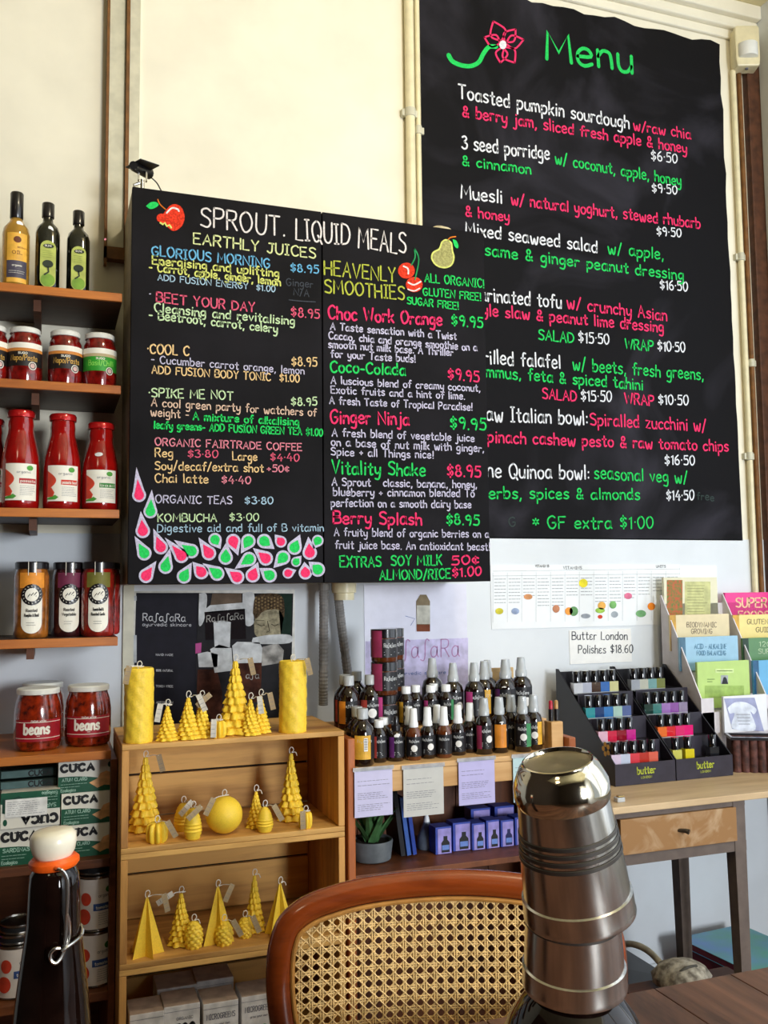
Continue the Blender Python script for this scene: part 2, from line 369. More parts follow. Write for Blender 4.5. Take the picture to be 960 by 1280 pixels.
win = bpy.data.objects.new('window_2', None); C.objects.link(win); win.location = (FX0, Y0, FZ0); win['kind'] = 'structure'
f = M(); A_, B_ = FX1-FX0, FZ1-FZ0
f.box(0, -.09, 0, .05, .015, B_); f.box(A_-.05, -.09, 0, A_, .015, B_); f.box(.05, -.09, 0, A_-.05, .015, .05); f.box(.05, -.09, B_-.05, A_-.05, .015, B_); f.build('window_frame', fr_m, win, bevel=.004)
M().box(.05, -.045, .05, A_-.05, -.04, B_-.05).build('pane', thin_glass('window_glass'), win)
fl = struct(M().box(X0-.1, Y0-.1, -.12, X1+.1, .12, -.02), 'floor', K('subfloor', '20160F', rough=0.9))
fb = M().box(-.067, Y0, -.02, .067, 0, 0); k_ = None
for i in range(35):
    x = X0+.07+i*.1385
    if k_ is None: k_ = fb.build('floorboard', floor_m, fl, loc=(x, 0, 0))
    else: link('floorboard', k_.data, fl, (x, 0, 0))
struct(M().box(X0-.1, Y0-.1, H, X1+.12, .12, H+.1), 'ceiling', ceil_m)
cor = struct(M().box(X0, -.055, 3.545, X1, 0, H), 'trim_1', wall_m, bevel=.006)
struct(M().box(X0, -.034, 3.505, X1, 0, 3.545), 'cornice_step', wall_m, cor, bevel=.008)
struct(M().box(X0, -.016, 3.470, X1, 0, 3.505), 'cornice_bead', wall_m, cor, bevel=.006)
struct(M().box(X0, -.018, 0, X1, -.004, .14), 'baseboard_back', wall2_m, bevel=.004)
# vertical timber channel on the left, standing off the wall
tr = struct(M().box(.1395, -.02, 2.38, .1845, -.002, 3.47), 'trim_2', trim_m)
M().box(.131, -.034, 2.33, .1385, -.002, 3.47).build('channel_side', brown_m, tr)
M().box(.1855, -.034, 2.38, .195, -.002, 3.47).build('channel_side', brown_m, tr)
M().box(.131, -.034, 2.345, .195, -.002, 2.38).build('channel_end', brown_m, tr)
struct(M().box(.197, -.012, 0.0, .226, 0, 3.47), 'trim_3', trim_m)
# right-hand corner post and pipes
struct(M().box(2.462, -.03, 0, X1, 0, 3.46), 'trim_4', K('dark_brown_post', '5A3622', rough=0.6, var=0.2), bevel=.003)
def pipe(name, label, x, y, z0, z1, r, clips, cat='pipe', m_=None):
    t = thing(name, label, cat, (x, y, z0))
    M().lathe([(0, 0), (r, 0), (r, z1-z0), (0, z1-z0)], 16).build('pipe_length', m_ or pipe_m, t, smooth=True)
    for z in clips:
        M().lathe([(r, 0), (r+.003, .002), (r+.003, .028), (r, .03)], 16, (0, 0, z-z0)).build('clip', trim_m, t, smooth=True)
        M().box(-r-.012, 0, z-z0+.004, r+.012, -y-.001, z-z0+.026).build('bracket', trim_m, t)
    return t
pipe('wall_pipe', 'cream painted wall pipe, thicker left-hand one beside the menu blackboard', 1.082, -.019, 1.42, 3.468, .0155, (2.93, 2.2))
pipe('wall_pipe', 'thin cream wall conduit tight against the left edge of the menu blackboard', 1.113, -.012, 1.42, 3.468, .0085, (2.88,))
pipe('wall_pipe', 'cream conduit running down the right wall edge from the alarm sensor', 2.405, -.016, 0.9, 3.34, .0105, (2.6, 1.85))
pipe('wall_pipe', 'brown conduit between the cream conduit and dark corner post', 2.435, -.014, 0.2, 3.46, .009, (2.2,), m_=brown_m)
t = thing('alarm_sensor', 'cream motion sensor mounted in the top right wall corner', 'sensor', (2.44, -.045, 3.335), -.35)
sp = [(-.042, 0), (.042, 0), (.046, .03), (.046, .15), (.04, .158), (-.04, .158), (-.046, .15), (-.046, .03)]
M().prism([(x, z) for x, z in sp], -.03, .03).build('housing', pipe_m, t, bevel=.007)
k = M(); b = 12
k.lathe([(.0, .002), (.036, .004), (.038, .012), (.038, .055), (.0, .06)], 16, (0, -.022, .028), pi, 2*pi); k.build('lens', white_p, t, smooth=True)
M().lathe([(0, 0), (.006, 0), (.006, .004), (0, .004)], 10, (0, -.01, -.004)).build('indicator', grey_ink, t)
M().box(-.02, .03, .05, .02, .062, .12).build('bracket', trim_m, t)

# ================================================================== BLACKBOARDS
CH = {}
def chalk(key):
    pal = {'w': 'E6E8EE', 'p': 'FF3C70', 'g': '2FCF62', 'b': '6FB4DC', 'y': 'D8DC78', 'l': 'D9DFA0', 'o': 'EBC78E', 'e': 'C7E0B0', 'r': 'E2607C', 'v': 'C9C4DC', 'f': '4C5058', 'k': 'E58A9A', 'h': 'A9C6DA', 's': 'B8BE4A', 'c': 'E8E0DC', 'x': 'E0BFA8', 'd': '3E4B48'}
    if key not in CH:
        CH[key] = K('chalk_'+key, pal[key], rough=0.95, var=0.10, scale=260, spec=0.1)
    return CH[key]
def board_lines(board, bx, by, bz, yd, rows, lift=.0012):
    """rows: text, x0, y0, x1, y1 (photo pixels of the baseline), cap height px, colour, stroke px, jitter"""
    for r in rows:
        t, xa, ya, xb, yb, hp, c = r[:7]; wp = r[7] if len(r) > 7 else 1.7; jt = r[8] if len(r) > 8 else .035
        a = P(xa, ya, yd); e = P(xb, yb, yd); s = mpp(((a[0]+e[0])/2, a[1], a[2]))
        du, dv = e[0]-a[0], e[2]-a[2]; L = sqrt(du*du+dv*dv); cx, sx = du/L, dv/L
        ox, oz = a[0]-bx, a[2]-bz; y = -lift
        fn = lambda u, v: (ox+u*cx-v*sx*.3, y, oz+u*sx+v)
        k_ = L/text_len(t); x = 0.0
        for wd_ in t.split(' '):
            if wd_:
                l_ = text_len(wd_)*k_; M_ = M(); write(M_, wd_, x, 0, l_, hp*s, wp*s*.86, fn, jt); M_.build('chalk_word', chalk(c), board)
                x += l_+2*k_
            x += 5*k_

cb_m = K('chalkboard_paint', '131115', rough=0.7, var=0.3, scale=4, spec=0.16)
def smear(mname, h1, h2, sc):
    m_ = mat(mname, hx(h1), rough=0.75, scale=sc, col2=hx(h2), spec=0.16)
    n = [q for q in m_.node_tree.nodes if q.type == 'TEX_NOISE'][0]; n.inputs['Distortion'].default_value = 1.6; n.inputs['Detail'].default_value = 6
    r = [q for q in m_.node_tree.nodes if q.type == 'VALTORGB'][0]; r.color_ramp.elements[0].position = .48; r.color_ramp.elements[1].position = .85
    return m_
menu_m = smear('smeared_blackboard_paint', '3B3942', '121114', 2.0)
MX, MZ = 1.128, 1.556
menu = thing('menu_blackboard', 'large wall-painted menu blackboard with green Menu heading and flower', 'blackboard', (MX, -.004, MZ))
pg = [(0, 0), (1.24, 0)]
random.seed(3)
for i in range(1, 30): pg.append((1.24-.012*random.random()*(i/29)-.004*(i/29), 1.88*i/30))
for i in range(30): pg.append((1.232-1.232*i/29.0, 1.885+.012*sin(i*1.3)*random.random()+.004*random.random()))
M().prism([(x, z) for x, z in pg], 0.0, .0035).build('painted_panel', menu_m, menu)
YD = 2.692
rows = [
 ('Menu',684,73,791,91,37,'g',5.5),
 ('Toasted pumpkin sourdough',574,122,787,160.5,17,'w',2.6),('w/raw chia',793,162,864,173.5,13,'p',2.2),
 ('& berry jam, sliced fresh apple & honey',579,144.7,859,191,14,'p',2.4),('$6·50',815,200,847,203,12,'w',2),
 ('3 seed porridge',578,185.5,687,199,17,'w',2.6),('w/ coconut, apple, honey',695,204,852,232,14,'g',2.3),
 ('& cinnamon',579,206,664,217,13,'g',2.3),('$9·50',816,239.6,847,242.5,11,'w',2),
 ('Muesli',577,247,628,254,17,'w',2.6),('w/ natural yoghurt, stewed rhubarb',640,255,876,285,14,'p',2.3),
 ('& honey',583,270,637,276,13,'p',2.3),('$9·50',822,293.7,852,296,11,'w',2),
 ('Mixed seaweed salad',583,292,747,315,16,'w',2.5),('w/ apple,',761,316,830,324,14,'g',2.3),
 ('sesame & ginger peanut dressing',588,316,855,350,14,'g',2.4),('$16·50',826,361,860,363.6,12,'w',2),
 ('Marinated tofu',588,375,702,384.5,17,'w',2.5),('w/ crunchy Asian',710,385,834,400.5,15,'p',2.3),
 ('style slaw & peanut lime dressing',588,392,830,415,14,'p',2.4),
 ('SALAD',674,424.4,718,428,13,'g',2.3),('$15·50',724,427.5,762,430,13,'w',2.1),('WRAP',782,435,817,439,13,'g',2.3),('$10·50',823,438,857,440,12,'w',2.1),
 ('Grilled falafel',594,453,701,460,17,'w',2.5),('w/ beets, fresh greens,',717,462,880,475,15,'g',2.3),
 ('hommus, feta & spiced tahini',590,469,804,487,14,'g',2.4),
 ('SALAD',679,498,721,501,13,'p',2.3),('$15·50',727,500.5,765,502,13,'w',2.1),('WRAP',782,504,818,507,13,'p',2.3),('$10·50',824,505,861,506,12,'w',2.1),
 ('Raw Italian bowl:',598,525,735,530.5,18,'w',2.5),('Spiralled zucchini w/',739,531,883,539,15,'p',2.3),
 ('spinach cashew pesto & raw tomato chips',602,552,911,564,14,'p',2.4),('$16·50',832,580.6,869,581,12,'w',2.1),
 ('The Quinoa bowl:',598,596,737,599,18,'w',2.5),('seasonal veg w/',744,598,860,603.5,15,'g',2.3),
 ('herbs, spices & almonds',602,623,800,624,14,'g',2.4),('$14·50',834,625,868,625,12,'w',2.1),('free',872,624,893,626,9,'d',1.5),
 ('* GF extra $1·00',667,661,817,660,15,'g',2.3),('G',637,658,645,658,11,'d',1.6),
]
board_lines(menu, MX, 0, MZ, YD, rows)
fn_m = lambda yd, bx, bz: (lambda x, y: (lambda p: (p[0]-bx, -.0014, p[2]-bz))(P(x, y, yd)))
fm = fn_m(YD, MX, MZ)
# flower and its stem, drawn on the board
def rb(pts, w_, fn, sm=True, k=6): q = crom(pts, k) if sm else pts; mm = M(); mm.ribbon(q, w_, fn); return mm
rb([(561,68),(566,76),(577,81),(589,82),(599,77),(605,66),(612,58),(622,58)], 5.5, fm).build('chalk_stem', chalk('g'), menu)
pm = M()
for (tx, ty) in ((617,26),(645,36),(655,49),(644,78),(626,78),(606,46)):
    cx, cy = 629, 55; dx, dy = tx-cx, ty-cy; px_, py_ = -dy*.32, dx*.32
    pm.ribbon(crom([(cx+dx*.15, cy+dy*.15), (cx+dx*.5+px_, cy+dy*.5+py_), (tx, ty)], 5), 2.2, fm)
    pm.ribbon(crom([(cx+dx*.15, cy+dy*.15), (cx+dx*.5-px_, cy+dy*.5-py_), (tx, ty)], 5), 2.2, fm)
pm.build('chalk_petals', chalk('p'), menu)
disc(M(), lambda x, y: (lambda q: (q[0], q[1]-.0004, q[2]))(fm(x, y)), 629, 55.5, 4.5, 5.5).build('chalk_flower_centre', chalk('w'), menu)

# ---- the cabinet with two chalkboard doors
CX0, CX1, CZ0, CZ1, CYF = .187, 1.199, 1.415, 2.449, -.30
cab = thing('chalkboard_cabinet', 'black two-door wall cabinet chalked with SPROUT LIQUID MEALS drinks list', 'cabinet', (CX0, CYF, CZ0))
CW, CHh = CX1-CX0, CZ1-CZ0
cs_m = K('cabinet_side_paint', '8C7A58', rough=0.6, var=0.15)
M().box(0, .021, 0, CW, .285, CHh).build('cabinet_body', cs_m, cab, bevel=.002)
seam = P(403.5, 500, 2.4)[0]-CX0
M().box(-.001, 0, 0, seam-.0015, .02, CHh).build('door', cb_m, cab, bevel=.0015)
M().box(seam+.0015, 0, 0, CW, .02, CHh).build('door', cb_m, cab, bevel=.0015)
YC = 2.4
rows = [
 ('SPROUT.',251,283,356,296,25,'c',2.6),('LIQUID',370,299,437,307,26,'c',2.6),('MEALS',448,309,507,317.5,26,'c',2.6),
 ('EARTHLY JUICES',242,304.5,394,323,13,'l',2.3),('·',130,305,133,305,12,'k',3),
 ('GLORIOUS MORNING',190,319.4,337,335,12,'b',2.2),('$8.95',363.4,339.7,398,342,10,'b',1.9),
 ('Energising and uplifting',190.6,330.2,348.5,346.5,10.5,'y',2.2),('- Carrot, apple, ginger, lemon',186.6,338.5,350.4,357.3,10,'y',2.2),
 ('ADD FUSION ENERGY  $1.00',197.4,350.5,343.7,365,7.5,'h',1.5),('Ginger',358,357,391,360,9,'f',1.2),('N/A',367,369,386,371,9,'f',1.2),
 ('- ',187,371,191,371,9,'v',1.5),('BEET YOUR DAY',195.5,377.6,318,390,12,'r',2.2),('$8.95',364,395,399,398.5,11,'r',2),
 ('Cleansing and revitalising',193.3,390,368,406.5,11,'e',2.1),('- Beetroot, carrot, celery',186.6,398.5,346.4,416,11,'e',2.1),
 ('·COOL C',184,441.6,236,444.5,12,'o',2.2),('$8.95',364.5,457,396,458,10.5,'o',1.9),
 ('- Cucumber carrot orange, lemon',189.3,453.5,380,468,9.5,'v',1.6),('ADD FUSION BODY TONIC  $1.00',190,467,374,478,9.5,'o',1.8),
 ('·SPIKE ME NOT',186,496,291,500,11,'e',2.0),('$8.95',364,506.6,396,507,10,'e',1.9),
 ('A cool green party for watchers of',189.3,507.6,395,520.5,10,'x',1.7),('weight -',188.7,520,235.3,523,10,'x',1.7),
 ('A mixture of alkalising',241.5,525,373.5,532,9.5,'g',2.2),('leafy greens- ADD FUSION GREEN TEA $1.00',192.5,535.5,403,545,9,'g',2.1),
 ('ORGANIC FAIRTRADE COFFEE',194,556.7,377,563.6,9,'k',1.8),('Reg',194,570.8,216,571.5,10.5,'o',1.8),('$3·80',234.8,571.6,272,572,9,'r',1.7),
 ('Large',291,575,321,576,10,'o',1.8),('$4·40',338,575.6,373.5,576.5,9,'r',1.7),
 ('Soy/decaf/extra shot',194,587,329,590,10.5,'o',1.8),('+50¢',334,590,361,590,8.5,'k',1.7),
 ('Chai latte',194,602.7,260,604,10.5,'o',1.8),('$4·40',277,604,313,605,9,'k',1.8),
 ('ORGANIC TEAS',194.7,628.5,289.5,630,9.5,'v',1.7),('$3·80',306,630,341,630,9,'h',1.7),
 ('KOMBUCHA',197.4,652,270.5,652,9.5,'e',1.8),('$3·00',287,651,323,651,9,'e',1.6),
 ('Digestive aid and full of B vitamin',196.6,665,404.2,664,9.5,'h',1.5),
 ('HEAVENLY',405.5,343,494,353,18,'s',2.4),('SMOOTHIES',406.5,366,505,375,17,'s',2.4),
 ('ALL ORGANIC!',531,352,605,360,10.5,'g',2.0),('GLUTEN FREE!',529,369,601,376,9.5,'g',2.0),('SUGAR FREE!',509,380,573,387,9,'g',2.0),
 ('Choc Work Orange',410.6,398.5,552,407,16,'p',2.8),('$9.95',564.6,406.5,603,410,13,'g',2.5),
 ('A Taste sensation with a Twist',413,412,570,424.5,9,'v',1.9),('Cacao, chia and orange smoothie on a',411,423.5,596,439,9,'v',1.9),
 ('smooth nut milk base. A Thriller',410.6,434.5,566,445,9,'v',1.9),('for your Taste buds!',413.7,446.5,519,453,9,'v',1.9),
 ('Coco-Colada',413,465,506.4,469,14,'g',2.6),('$9.95',560,473.5,598.6,478,13,'p',2.4),
 ('A luscious blend of creamy coconut,',413.7,479.5,600,489.5,9,'v',1.8),('Exotic fruits and a hint of lime.',413.7,491.5,580.7,499.5,9,'v',1.8),
 ('A fresh Taste of Tropical Paradise!',412,505,590,513,9,'v',1.8),
 ('Ginger Ninja',413,529,511,531,16,'p',2.7),('$9.95',563,535.5,607,538,14,'g',2.5),
 ('A fresh blend of vegetable juice',415,545,592.6,552,9.5,'v',1.8),('on a base of nut milk with ginger,',414,557,604.6,565,9.5,'v',1.8),
 ('Spice + all Things nice!',414,569,541.6,573,9.5,'v',1.8),
 ('Vitality Shake',415,592,531,595,16,'g',2.6),('$8.95',559,595.4,600.6,597,14,'p',2.5),
 ('A Sprout   classic, banana, honey,',415,607,595.8,610,9.5,'v',1.8),('blueberry + cinnamon blended To',416.6,619.6,592.6,621,9.5,'v',1.8),
 ('perfection on a smooth dairy base',414,633,588.6,635,9.5,'v',1.8),
 ('Berry Splash',416.6,654.5,526.8,656,15,'p',2.7),('$8.95',558,655.5,598.6,656.6,13,'g',2.5),
 ('A fruity blend of organic berries on a',417.8,670,610.6,672,9.5,'v',1.7),('fruit juice base. An antioxidant beast!',419,685.5,612,688,9.5,'v',1.7),
 ('EXTRAS',425,709,476,708.5,13,'g',2.4),('SOY MILK',489,707,552,706,12,'g',2.3),('50¢',564.6,706,598,704.6,11,'p',2.4),
 ('ALMOND/RICE',474.8,724.5,562.7,723,12,'g',2.3),('$1.00',565.6,721,601,719,11,'p',2.4),
]
board_lines(cab, CX0, 0, CZ0, YC, rows)
fc = fn_m(YC, CX0, CZ0)
def up(fn, d): return lambda x, y: (lambda q: (q[0], q[1]-d, q[2]))(fn(x, y))
rb([(361,375),(375,376.5),(394,377.5)], 1.2, fc).build('chalk_line', chalk('f'), cab)
# drops
O5 = lambda a, b: (150+a/3.692, 470+b/3.692)
drops = [(88,550,75,415,'p'),(140,625,147,520,'g'),(105,715,95,620,'p'),(112,818,65,735,'g'),(188,790,152,700,'p'),(120,922,170,850,'p'),(210,880,232,790,'g'),
 (283,830,203,742,'p'),(330,808,245,755,'g'),(295,925,332,858,'g'),(375,905,332,855,'p'),(410,818,360,742,'p'),(438,755,465,800,'g'),(448,912,378,862,'g'),(487,838,490,765,'g'),
 (522,762,546,832,'p'),(540,928,478,882,'p'),(592,762,556,822,'g'),(595,845,526,892,'g'),(612,920,638,855,'p'),(672,842,610,792,'p'),(665,762,715,800,'g'),(690,920,640,885,'g'),
 (742,765,712,730,'p'),(752,838,706,888,'g'),(775,910,815,895,'p'),(805,792,832,728,'g'),(812,858,838,828,'g'),(855,908,850,855,'p'),(875,815,868,738,'p'),(912,760,890,800,'g'),(912,893,868,855,'g')]
for (cx, cy, tx, ty, c) in drops:
    (ax, ay), (bx_, by_) = O5(cx, cy), O5(tx, ty); dx, dy = bx_-ax, by_-ay; L = sqrt(dx*dx+dy*dy); ux, uy = dx/L, dy/L
    r0 = 9.6 if abs(ty-cy) < 100 else 9.2
    r0 = min(r0, L*.62)
    def shape(k):
        R_ = r0*k; out = []
        for i in range(15):
            a = radians(55+250*i/14)
            out.append((ax+R_*(cos(a)*ux-sin(a)*uy)*.95, ay+R_*(cos(a)*uy+sin(a)*ux)*.95))
        e = .96 if k > .9 else .55
        out.append((ax+dx*e, ay+dy*e)); return out
    d_ = M().fan(shape(1.0), fc).build('chalk_drop', chalk('v'), cab); M().fan(shape(.70), up(fc, .0006)).build('drop_fill', chalk(c), d_)
# apple
red_c = K('chalk_red', 'E8412A', rough=.95, var=.2, scale=200, spec=.1); orc = K('chalk_orange', 'D8782A', rough=.95, var=.1, spec=.1)
A4 = lambda pts: [(150+a/3.692, 230+b/3.692) for a, b in pts]
M().fan(crom(A4([(205,130),(240,95),(280,105),(298,150),(285,195),(250,218),(225,205),(212,190),(190,178),(172,170),(170,150),(185,138),(205,140)]), 3)[:-1], fc).build('chalk_apple', red_c, cab)
rb(A4([(215,135),(240,112),(265,118),(272,128)]), 2.2, up(fc, .0006)).build('chalk_apple_shine', chalk('c'), cab)
rb(A4([(186,180),(198,188),(206,180),(216,196),(228,190),(236,203)]), 2.4, up(fc, .0006), sm=False).build('chalk_apple_bite', chalk('y'), cab)
rb(A4([(174,72),(185,95),(210,118)]), 1.4, fc).build('chalk_apple_stalk', orc, cab)
M().fan(crom(A4([(120,103),(140,86),(165,84),(178,97),(160,112),(138,116),(120,103)]), 3)[:-1], fc).build('chalk_apple_leaf', chalk('g'), cab)
# cherries
A6 = lambda pts: [(395+a/4.174, 260+b/4.174) for a, b in pts]
k = M(); disc(k, fc, 507.8, 338.5, 10.5, 10); disc(k, up(fc, .0005), 517.5, 356, 10.5, 9.5); k.build('chalk_cherries', red_c, cab)
k = M(); k.ribbon(crom(A6([(455,305),(478,318),(480,345)]), 4), 2, up(fc, .001)); k.ribbon(crom(A6([(480,390),(510,402),(545,385)]), 4), 2, up(fc, .001)); k.ribbon(crom(A6([(478,425),(510,434),(540,420)]), 4), 1.6, up(fc, .001)); k.build('chalk_cherry_shine', chalk('c'), cab)
k = M(); k.ribbon(crom(A6([(495,300),(515,260),(512,212)]), 4), 1.6, up(fc, .001)); k.ribbon(crom(A6([(512,212),(535,270),(515,375)]), 4), 1.6, up(fc, .001)); k.build('chalk_cherry_stalks', K('chalk_dark_green', '2F8F55', rough=.95, spec=.1), cab)
# pear
pear = crom(A6([(688,170),(705,185),(710,225),(718,260),(705,298),(668,312),(625,298),(603,262),(612,232),(642,215),(655,182),(672,168),(688,170)]), 3)
M().fan(pear[:-1], fc).build('chalk_pear', K('chalk_pear_fill', 'A9A56A', rough=.95, var=.15, scale=180, spec=.1), cab)
rb(pear, 2, up(fc, .0005), sm=False).build('chalk_pear_outline', chalk('y'), cab)
rb(A6([(685,170),(700,155),(728,150)]), 1.5, fc).build('chalk_pear_stalk', orc, cab)
M().fan(crom(A6([(712,165),(730,170),(742,195),(738,212),(722,200),(712,165)]), 3)[:-1], fc).build('chalk_pear_leaf', chalk('g'), cab)

# small spot camera clamped on the cabinet
p = P(178, 232, 2.44)
t = thing('clip_camera', 'small black spot camera with cable on top left of the drinks cabinet', 'camera', (p[0], p[1], CZ1))
M().lathe([(0, 0), (.016, 0), (.016, .004), (.006, .008), (.005, .04), (0, .04)], 14).build('stand', steel, t, smooth=True)
M().tube([(-.018, 0, .012), (-.022, 0, .022), (-.006, 0, .03)], .004, 8).build('clamp_screw', steel, t, smooth=True)
M().box(-.012, -.006, .036, -.008, .006, .062).box(.008, -.006, .036, .012, .006, .062).build('yoke', steel, t)
M().tube([(-.026, -.03, .062), (-.024, -.02, .064), (.02, .03, .072)], lambda q: .011+.004*q, 12).build('camera_body', black_m, t, smooth=True)
M().box(-.03, -.04, .072, .03, .03, .0755).build('sun_shield', black_m, t, bevel=.002, rot=(0, -.05, .5))
M().tube(crom([(.02, .03, .066), (.04, .03, .05), (.055, .02, .02), (.075, .01, .003)], 5), .0018, 6).build('cable', black_m, t, smooth=True)
p = P(545, 284, 2.5)
t = thing('paper_roll', 'crumpled cream cloth lying on top right of the drinks cabinet', 'cloth', (p[0], -.2, CZ1))
k = M()
for i in range(9):
    pass
prof = [(0, 0), (.055, .0), (.062, .012), (.05, .026), (.02, .033), (0, .032)]
k.lathe(prof, 26, rfn=lambda r, a, z: r*(1+.12*sin(3*a)+.06*sin(7*a+z*90)))
k.build('folded_cloth', K('cream_cloth', 'E6D9B8', rough=.9, bump=.3), t, smooth=True)
t.name = 'folded_cloth'

# ================================================================== WALL SHELVES ON THE LEFT
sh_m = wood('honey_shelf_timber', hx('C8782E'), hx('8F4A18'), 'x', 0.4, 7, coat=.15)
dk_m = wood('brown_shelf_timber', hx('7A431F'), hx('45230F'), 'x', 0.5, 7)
ud_m = wood('shaded_shelf_timber', hx('4A2A16'), hx('25130A'), 'x', 0.5, 7)  # shade under the shelves painted into the board colour
ZS = {1: 2.1675, 2: 1.925, 3: 1.605, 4: 1.284, 5: 1.024, 6: .777, 7: .477}
names = {1: 'topmost honey timber wall shelf carrying the oil bottles', 2: 'second honey timber wall shelf carrying pasta sauce jars', 3: 'third honey timber wall shelf carrying red passata bottles', 4: 'fourth honey timber wall shelf carrying jars with round black badges'}
for i in (1, 2, 3, 4):
    t = thing('wall_shelf', names[i], 'shelf', (-.75, -.28, ZS[i]-.022), group='timber wall shelves')
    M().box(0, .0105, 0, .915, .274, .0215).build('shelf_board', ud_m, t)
    M().box(0, 0, 0, .915, .010, .022).build('board_front', sh_m, t, bevel=.0015)  # front of the same board, kept in its unshaded honey colour
    for x in (.2, .7): M().box(x, .05, -.03, x+.018, .274, 0).build('batten', dk_m, t)
t = thing('shelf_unit', 'low brown timber shelf unit with bean jars, tuna boxes and cans', 'shelf', (-.75, -.4, 0))
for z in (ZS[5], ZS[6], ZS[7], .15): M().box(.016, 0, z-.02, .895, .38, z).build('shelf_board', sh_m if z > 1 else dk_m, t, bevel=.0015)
M().box(.895, 0.003, 0, .9095, .38, ZS[5]-.022).build('side_panel', dk_m, t, bevel=.001)
M().box(0, 0.003, 0, .0155, .38, ZS[5]-.022).build('side_panel', dk_m, t, bevel=.001)
M().box(.016, .374, .16, .895, .38, ZS[6]-.03).build('back_panel', dk_m, t)
M().box(.42, .02, ZS[6]+.002, .432, .37, ZS[5]-.022).build('divider', dk_m, t)

def onshelf(xpx, ypx, yd): return P(xpx, ypx, yd)[0]
def rot_to_cam(x, y, j=0.0): return -atan2(x, y-CAMY)+j
glass_red = K('red_passata_in_glass', '960C0A', rough=.12, var=.12, scale=25, coat=1.0)
sauce = K('red_sauce_in_glass', '7E120E', rough=.12, var=.3, scale=60, coat=1.0)
red_lid = K('red_metal_lid', 'C41A1C', rough=.25, metal=.3, coat=.6)
wh_lid = K('white_metal_lid', 'E3E2DA', rough=.3, var=.03)
blk_lid = K('black_metal_lid', '171316', rough=.3, coat=.5)
lbl_w = K('white_label', 'EFEBDD', rough=.5, var=.02); sticker = K('price_sticker', 'F4F2EE', rough=.5)
def gridlabel(t, name, r, z0, z1, u0, u1, m_, extra=0.0007):
    fn = cyl_fn(r+extra); mm = patch(M(), fn, u0, z0, u1, z1, 14); return mm.build(name, m_, t, smooth=True)
def scribble(mm, fn, u0, u1, v0, v1, n, w_):          # tiny unreadable print
    for i in range(n):
        v = v1-(v1-v0)*(i+.5)/n; x = u0
        e = u1-(u1-u0)*random.uniform(0, .3)
        while x < e:
            l = random.uniform(.05, .16)*(u1-u0); mm.ribbon([(x, v), (min(x+l, e), v)], w_, fn); x += l+.03*(u1-u0)
    return mm

# --- oil bottles on the top shelf
t_y = 2.50
x = onshelf(19, 352, t_y)
t = thing('oil_bottle', 'clear bottle of golden oil with yellow and navy label, leftmost on top shelf', 'bottle', (x, t_y-2.7, ZS[1]), rot_to_cam(x, -.2, .1), 'bottles on the top shelf')
oilg = mat('golden_oil_in_glass', (.62, .34, .05), rough=.05, trans=.55, coat=1, var=.1, ior=1.2)
M().lathe([(0, 0), (.031, 0), (.034, .004), (.034, .15), (.031, .168), (.018, .185), (.0145, .195), (.0145, .235), (0, .235)], 28).build('glass_body', oilg, t, smooth=True)
M().lathe([(.0155, .195), (.0165, .197), (.0165, .262), (.015, .265), (0, .265)], 24).build('cap', blk_lid, t, smooth=True)
gridlabel(t, 'label', .034, .075, .148, -.026, .026, K('yellow_label', 'EFB545', rough=.5))
gridlabel(t, 'label', .034, .03, .075, -.026, .026, K('navy_label', '4A4656', rough=.5)); gridlabel(t, 'label', .034, .018, .030, -.026, .026, K('yellow_label', 'EFB545'))
fn = cyl_fn(.0352); k = M(); disc(k, fn, 0, .13, .0095, .0085); write(k, 'SESAME', 0, .108, .03, .004, .0009, fn, align='l'); write(k, 'OIL', -.012, .092, .024, .008, .0014, fn); k.build('label_print', K('brown_print', '6A3416'), t)
k = M(); write(k, 'organic', -.012, .06, .024, .005, .0009, fn); scribble(k, fn, -.02, .02, .04, .05, 2, .0008); k.build('label_print', lbl_w, t)
disc(M(), cyl_fn(.027), .006, .176, .009, .006, a=-.3).build('price_sticker', sticker, t)

